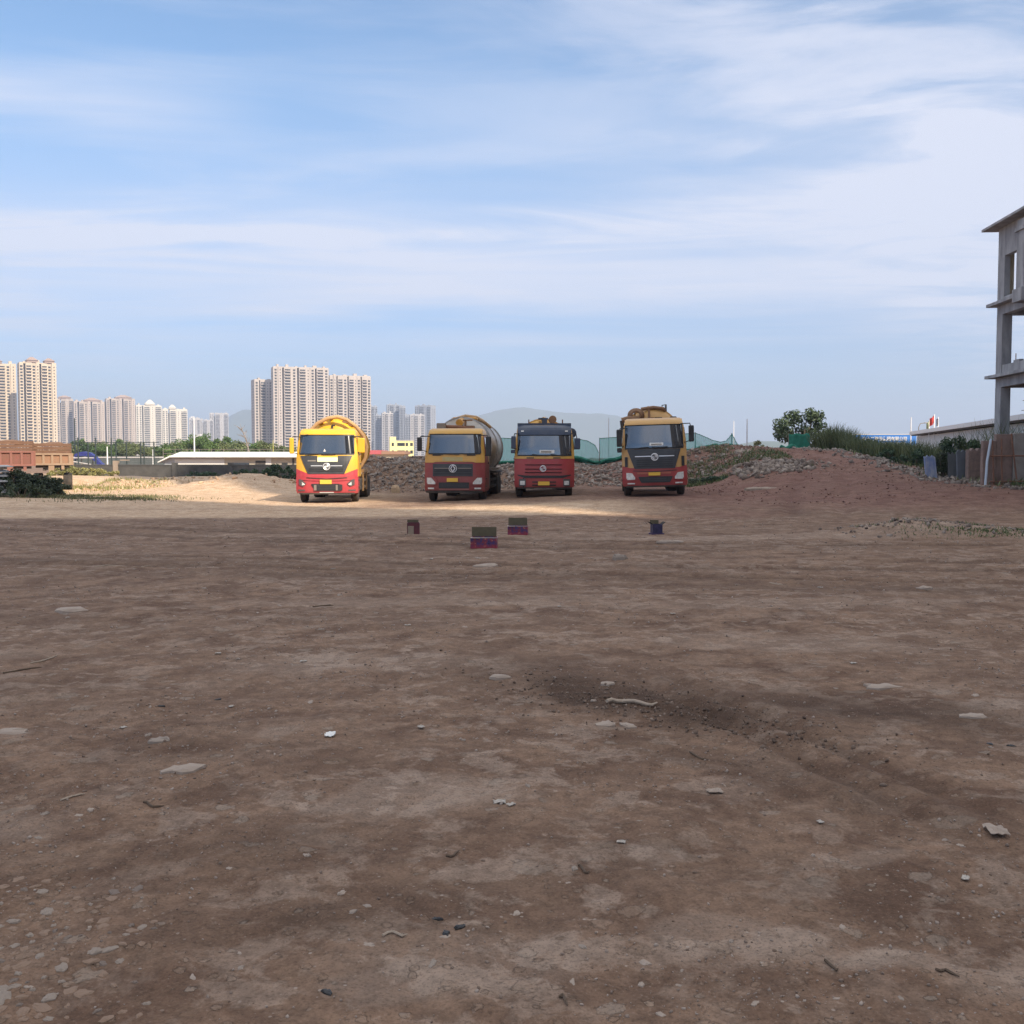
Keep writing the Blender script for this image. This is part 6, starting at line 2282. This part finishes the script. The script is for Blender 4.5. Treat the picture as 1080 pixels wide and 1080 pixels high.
bush('yellow green weed clump behind the sand bank, nearest the tan trailer', 70, 488, 84, 3.0, YG, 215, 90, .16, 'weed clumps behind the sand bank', 30)
bush('yellow green weed clump behind the sand bank, below the blue slide', 86, 489.5, 85, 3.4, YG, 216, 90, .16, 'weed clumps behind the sand bank', 30)
bush('yellow green weed clump behind the sand bank, next to the pale pier', 104, 492, 85, 3.2, YG, 217, 80, .16, 'weed clumps behind the sand bank', 28)
bush('low dark bush at the foot of the rubble past the amber tanker', 757, 504, 51.5, 1.5, HB, 221, 120, .10, None, 26)
bush('small dark bush between the amber tanker and the foot of the rubble', 738, 506, 53, 1.2, DB, 222, 80, .10, None, 18)
bush('small yellow green shrub on the dirt crest beside the white pole', 799, 464.5, 79, 1.5, YG, 223, 100, .12, None, 24)
bush('rounded dark bush at the start of the reeds, beside the tree', 880, 464, 70, 1.8, HB, 224, 120, .14, None, 30)
bush('dark bush between the blue board and the charcoal sheet', 995, 474, 44.5, .9, DB, 225, 140, .09, None, 28)
bush('leafy plant growing on top of the panel wall by the column', 1073, 449, 42, .9, HB, 226, 60, .09, None, 16)

RB = 'bushes among the reeds'
for (px, pt, Y, w, lab) in ((893, 463, 66, 2.2, 'leafy bush among the reeds nearest the rounded dark bush'), (908, 470, 62, 2.2, 'leafy bush among the reeds below the first characters of the sign'), (926, 472, 59, 2.4, 'leafy bush among the reeds below the middle of the blue sign'),
                            (945, 473, 55, 2.2, 'leafy bush among the reeds below the end of the blue sign'), (963, 474, 51, 2.0, 'leafy bush among the reeds beside the blue board'), (1012, 458, 47, 2.0, 'leafy bush behind the slate slab under the shed eaves'), (1030, 462, 45, 1.6, 'leafy bush behind the brick stub wall')):
    bush(lab, px, pt, Y, w, HB, 300 + px, 150, .15, RB, 30)
m_reed = leafm('reed blades', (.045, .068, .026), (.15, .175, .065))
n = 15000
y = rng.uniform(41.5, 69, n)
x = 20.3 + rng.uniform(0, 1, n) ** 1.2 * (6.5 - 4.3 * sm(47, 52, y)) + .5 * (vn(y * .7, y * 0, 301) - .5) + .9 * sm(47, 42, y) * 0
keep = rng.uniform(0, 1, n) < .35 + .65 * sm(.3, .6, fbm(x * .6, y * .6, 302, 3))
xy = np.stack([x, y], 1)[keep]
hh_ = (1.0 + .8 * fbm(xy[:, 0] * .45, xy[:, 1] * .45, 303, 3)) * rng.uniform(.6, 1.1, len(xy)) * (.86 + 1.0 * (1 - sm(43, 51, xy[:, 1])) + .62 * sm(60, 66, xy[:, 1]))
tag(blades('reeds', xy, hh_, .018, .45, m_reed), kind='stuff')
m_grass = leafm('short grass', (.05, .085, .025), (.14, .18, .06))


def grass(name, n, box_, keep, h0, h1, w, m):
    x, y = scatter(n, *box_, keep)
    xy = np.stack([x, y], 1)
    tag(blades(name, xy, rng.uniform(h0, h1, len(x)), w, .7, m), kind='stuff')


grass('grass', 16000, (8.2, 14, 21.3, 25.5), lambda x, y: sm(.40, .62, fbm(x * .7, y * 1.3, 311, 3)) * (gauss(x, y, 11.3, 23.4, 1.5, .8, .25) + .35 * gauss(x, y, 8.6, 24.4, .9, .35)), .04, .13, .011, m_grass)
grass('weeds', 20000, (-25, -11, 40, 53), lambda x, y: sm(.38, .6, fbm(x * .5, y * .8, 312, 3)) * gauss(x, y, -19.5, 45.6, 3.6, 2.0, -.5), .05, .19, .015, leafm('weed blades', (.05, .07, .025), (.17, .17, .065)))
grass('weeds', 2600, (-31, -20, 52, 66), lambda x, y: sm(.4, .6, fbm(x * .5, y * .8, 313, 3)) * sm(-20, -24, x), .06, .3, .024, YG)
grass('weeds', 4000, (6.5, 15, 50.5, 60), lambda x, y: sm(.5, .68, fbm(x * .5, y * .6, 315, 3)), .06, .3, .018, m_grass)
grass('weeds', 2500, (14, 21, 36, 64), lambda x, y: np.exp(-((x - 19.8) / .9) ** 2) * sm(.42, .6, fbm(x * .6, y * .6, 314, 3)), .08, .4, .02, m_grass)


# ------------------------------------------------------------------ the hazy air
hzb = MB().box(-7900, 7900, -7900, 7900, -4, 330).build('haze', None)
hm = bpy.data.materials.new('haze')
hm.use_nodes = True
for nd in list(hm.node_tree.nodes):
    if nd.type == 'BSDF_PRINCIPLED':
        hm.node_tree.nodes.remove(nd)
pv = hm.node_tree.nodes.new('ShaderNodeVolumePrincipled')
pv.inputs['Color'].default_value = (.65, .77, 1.0, 1)
pv.inputs['Density'].default_value = .00027
pv.inputs['Anisotropy'].default_value = .1
out = [nd for nd in hm.node_tree.nodes if nd.type == 'OUTPUT_MATERIAL'][0]
hm.node_tree.links.new(pv.outputs['Volume'], out.inputs['Volume'])
hzb.data.materials.append(hm)
tag(hzb, kind='stuff')
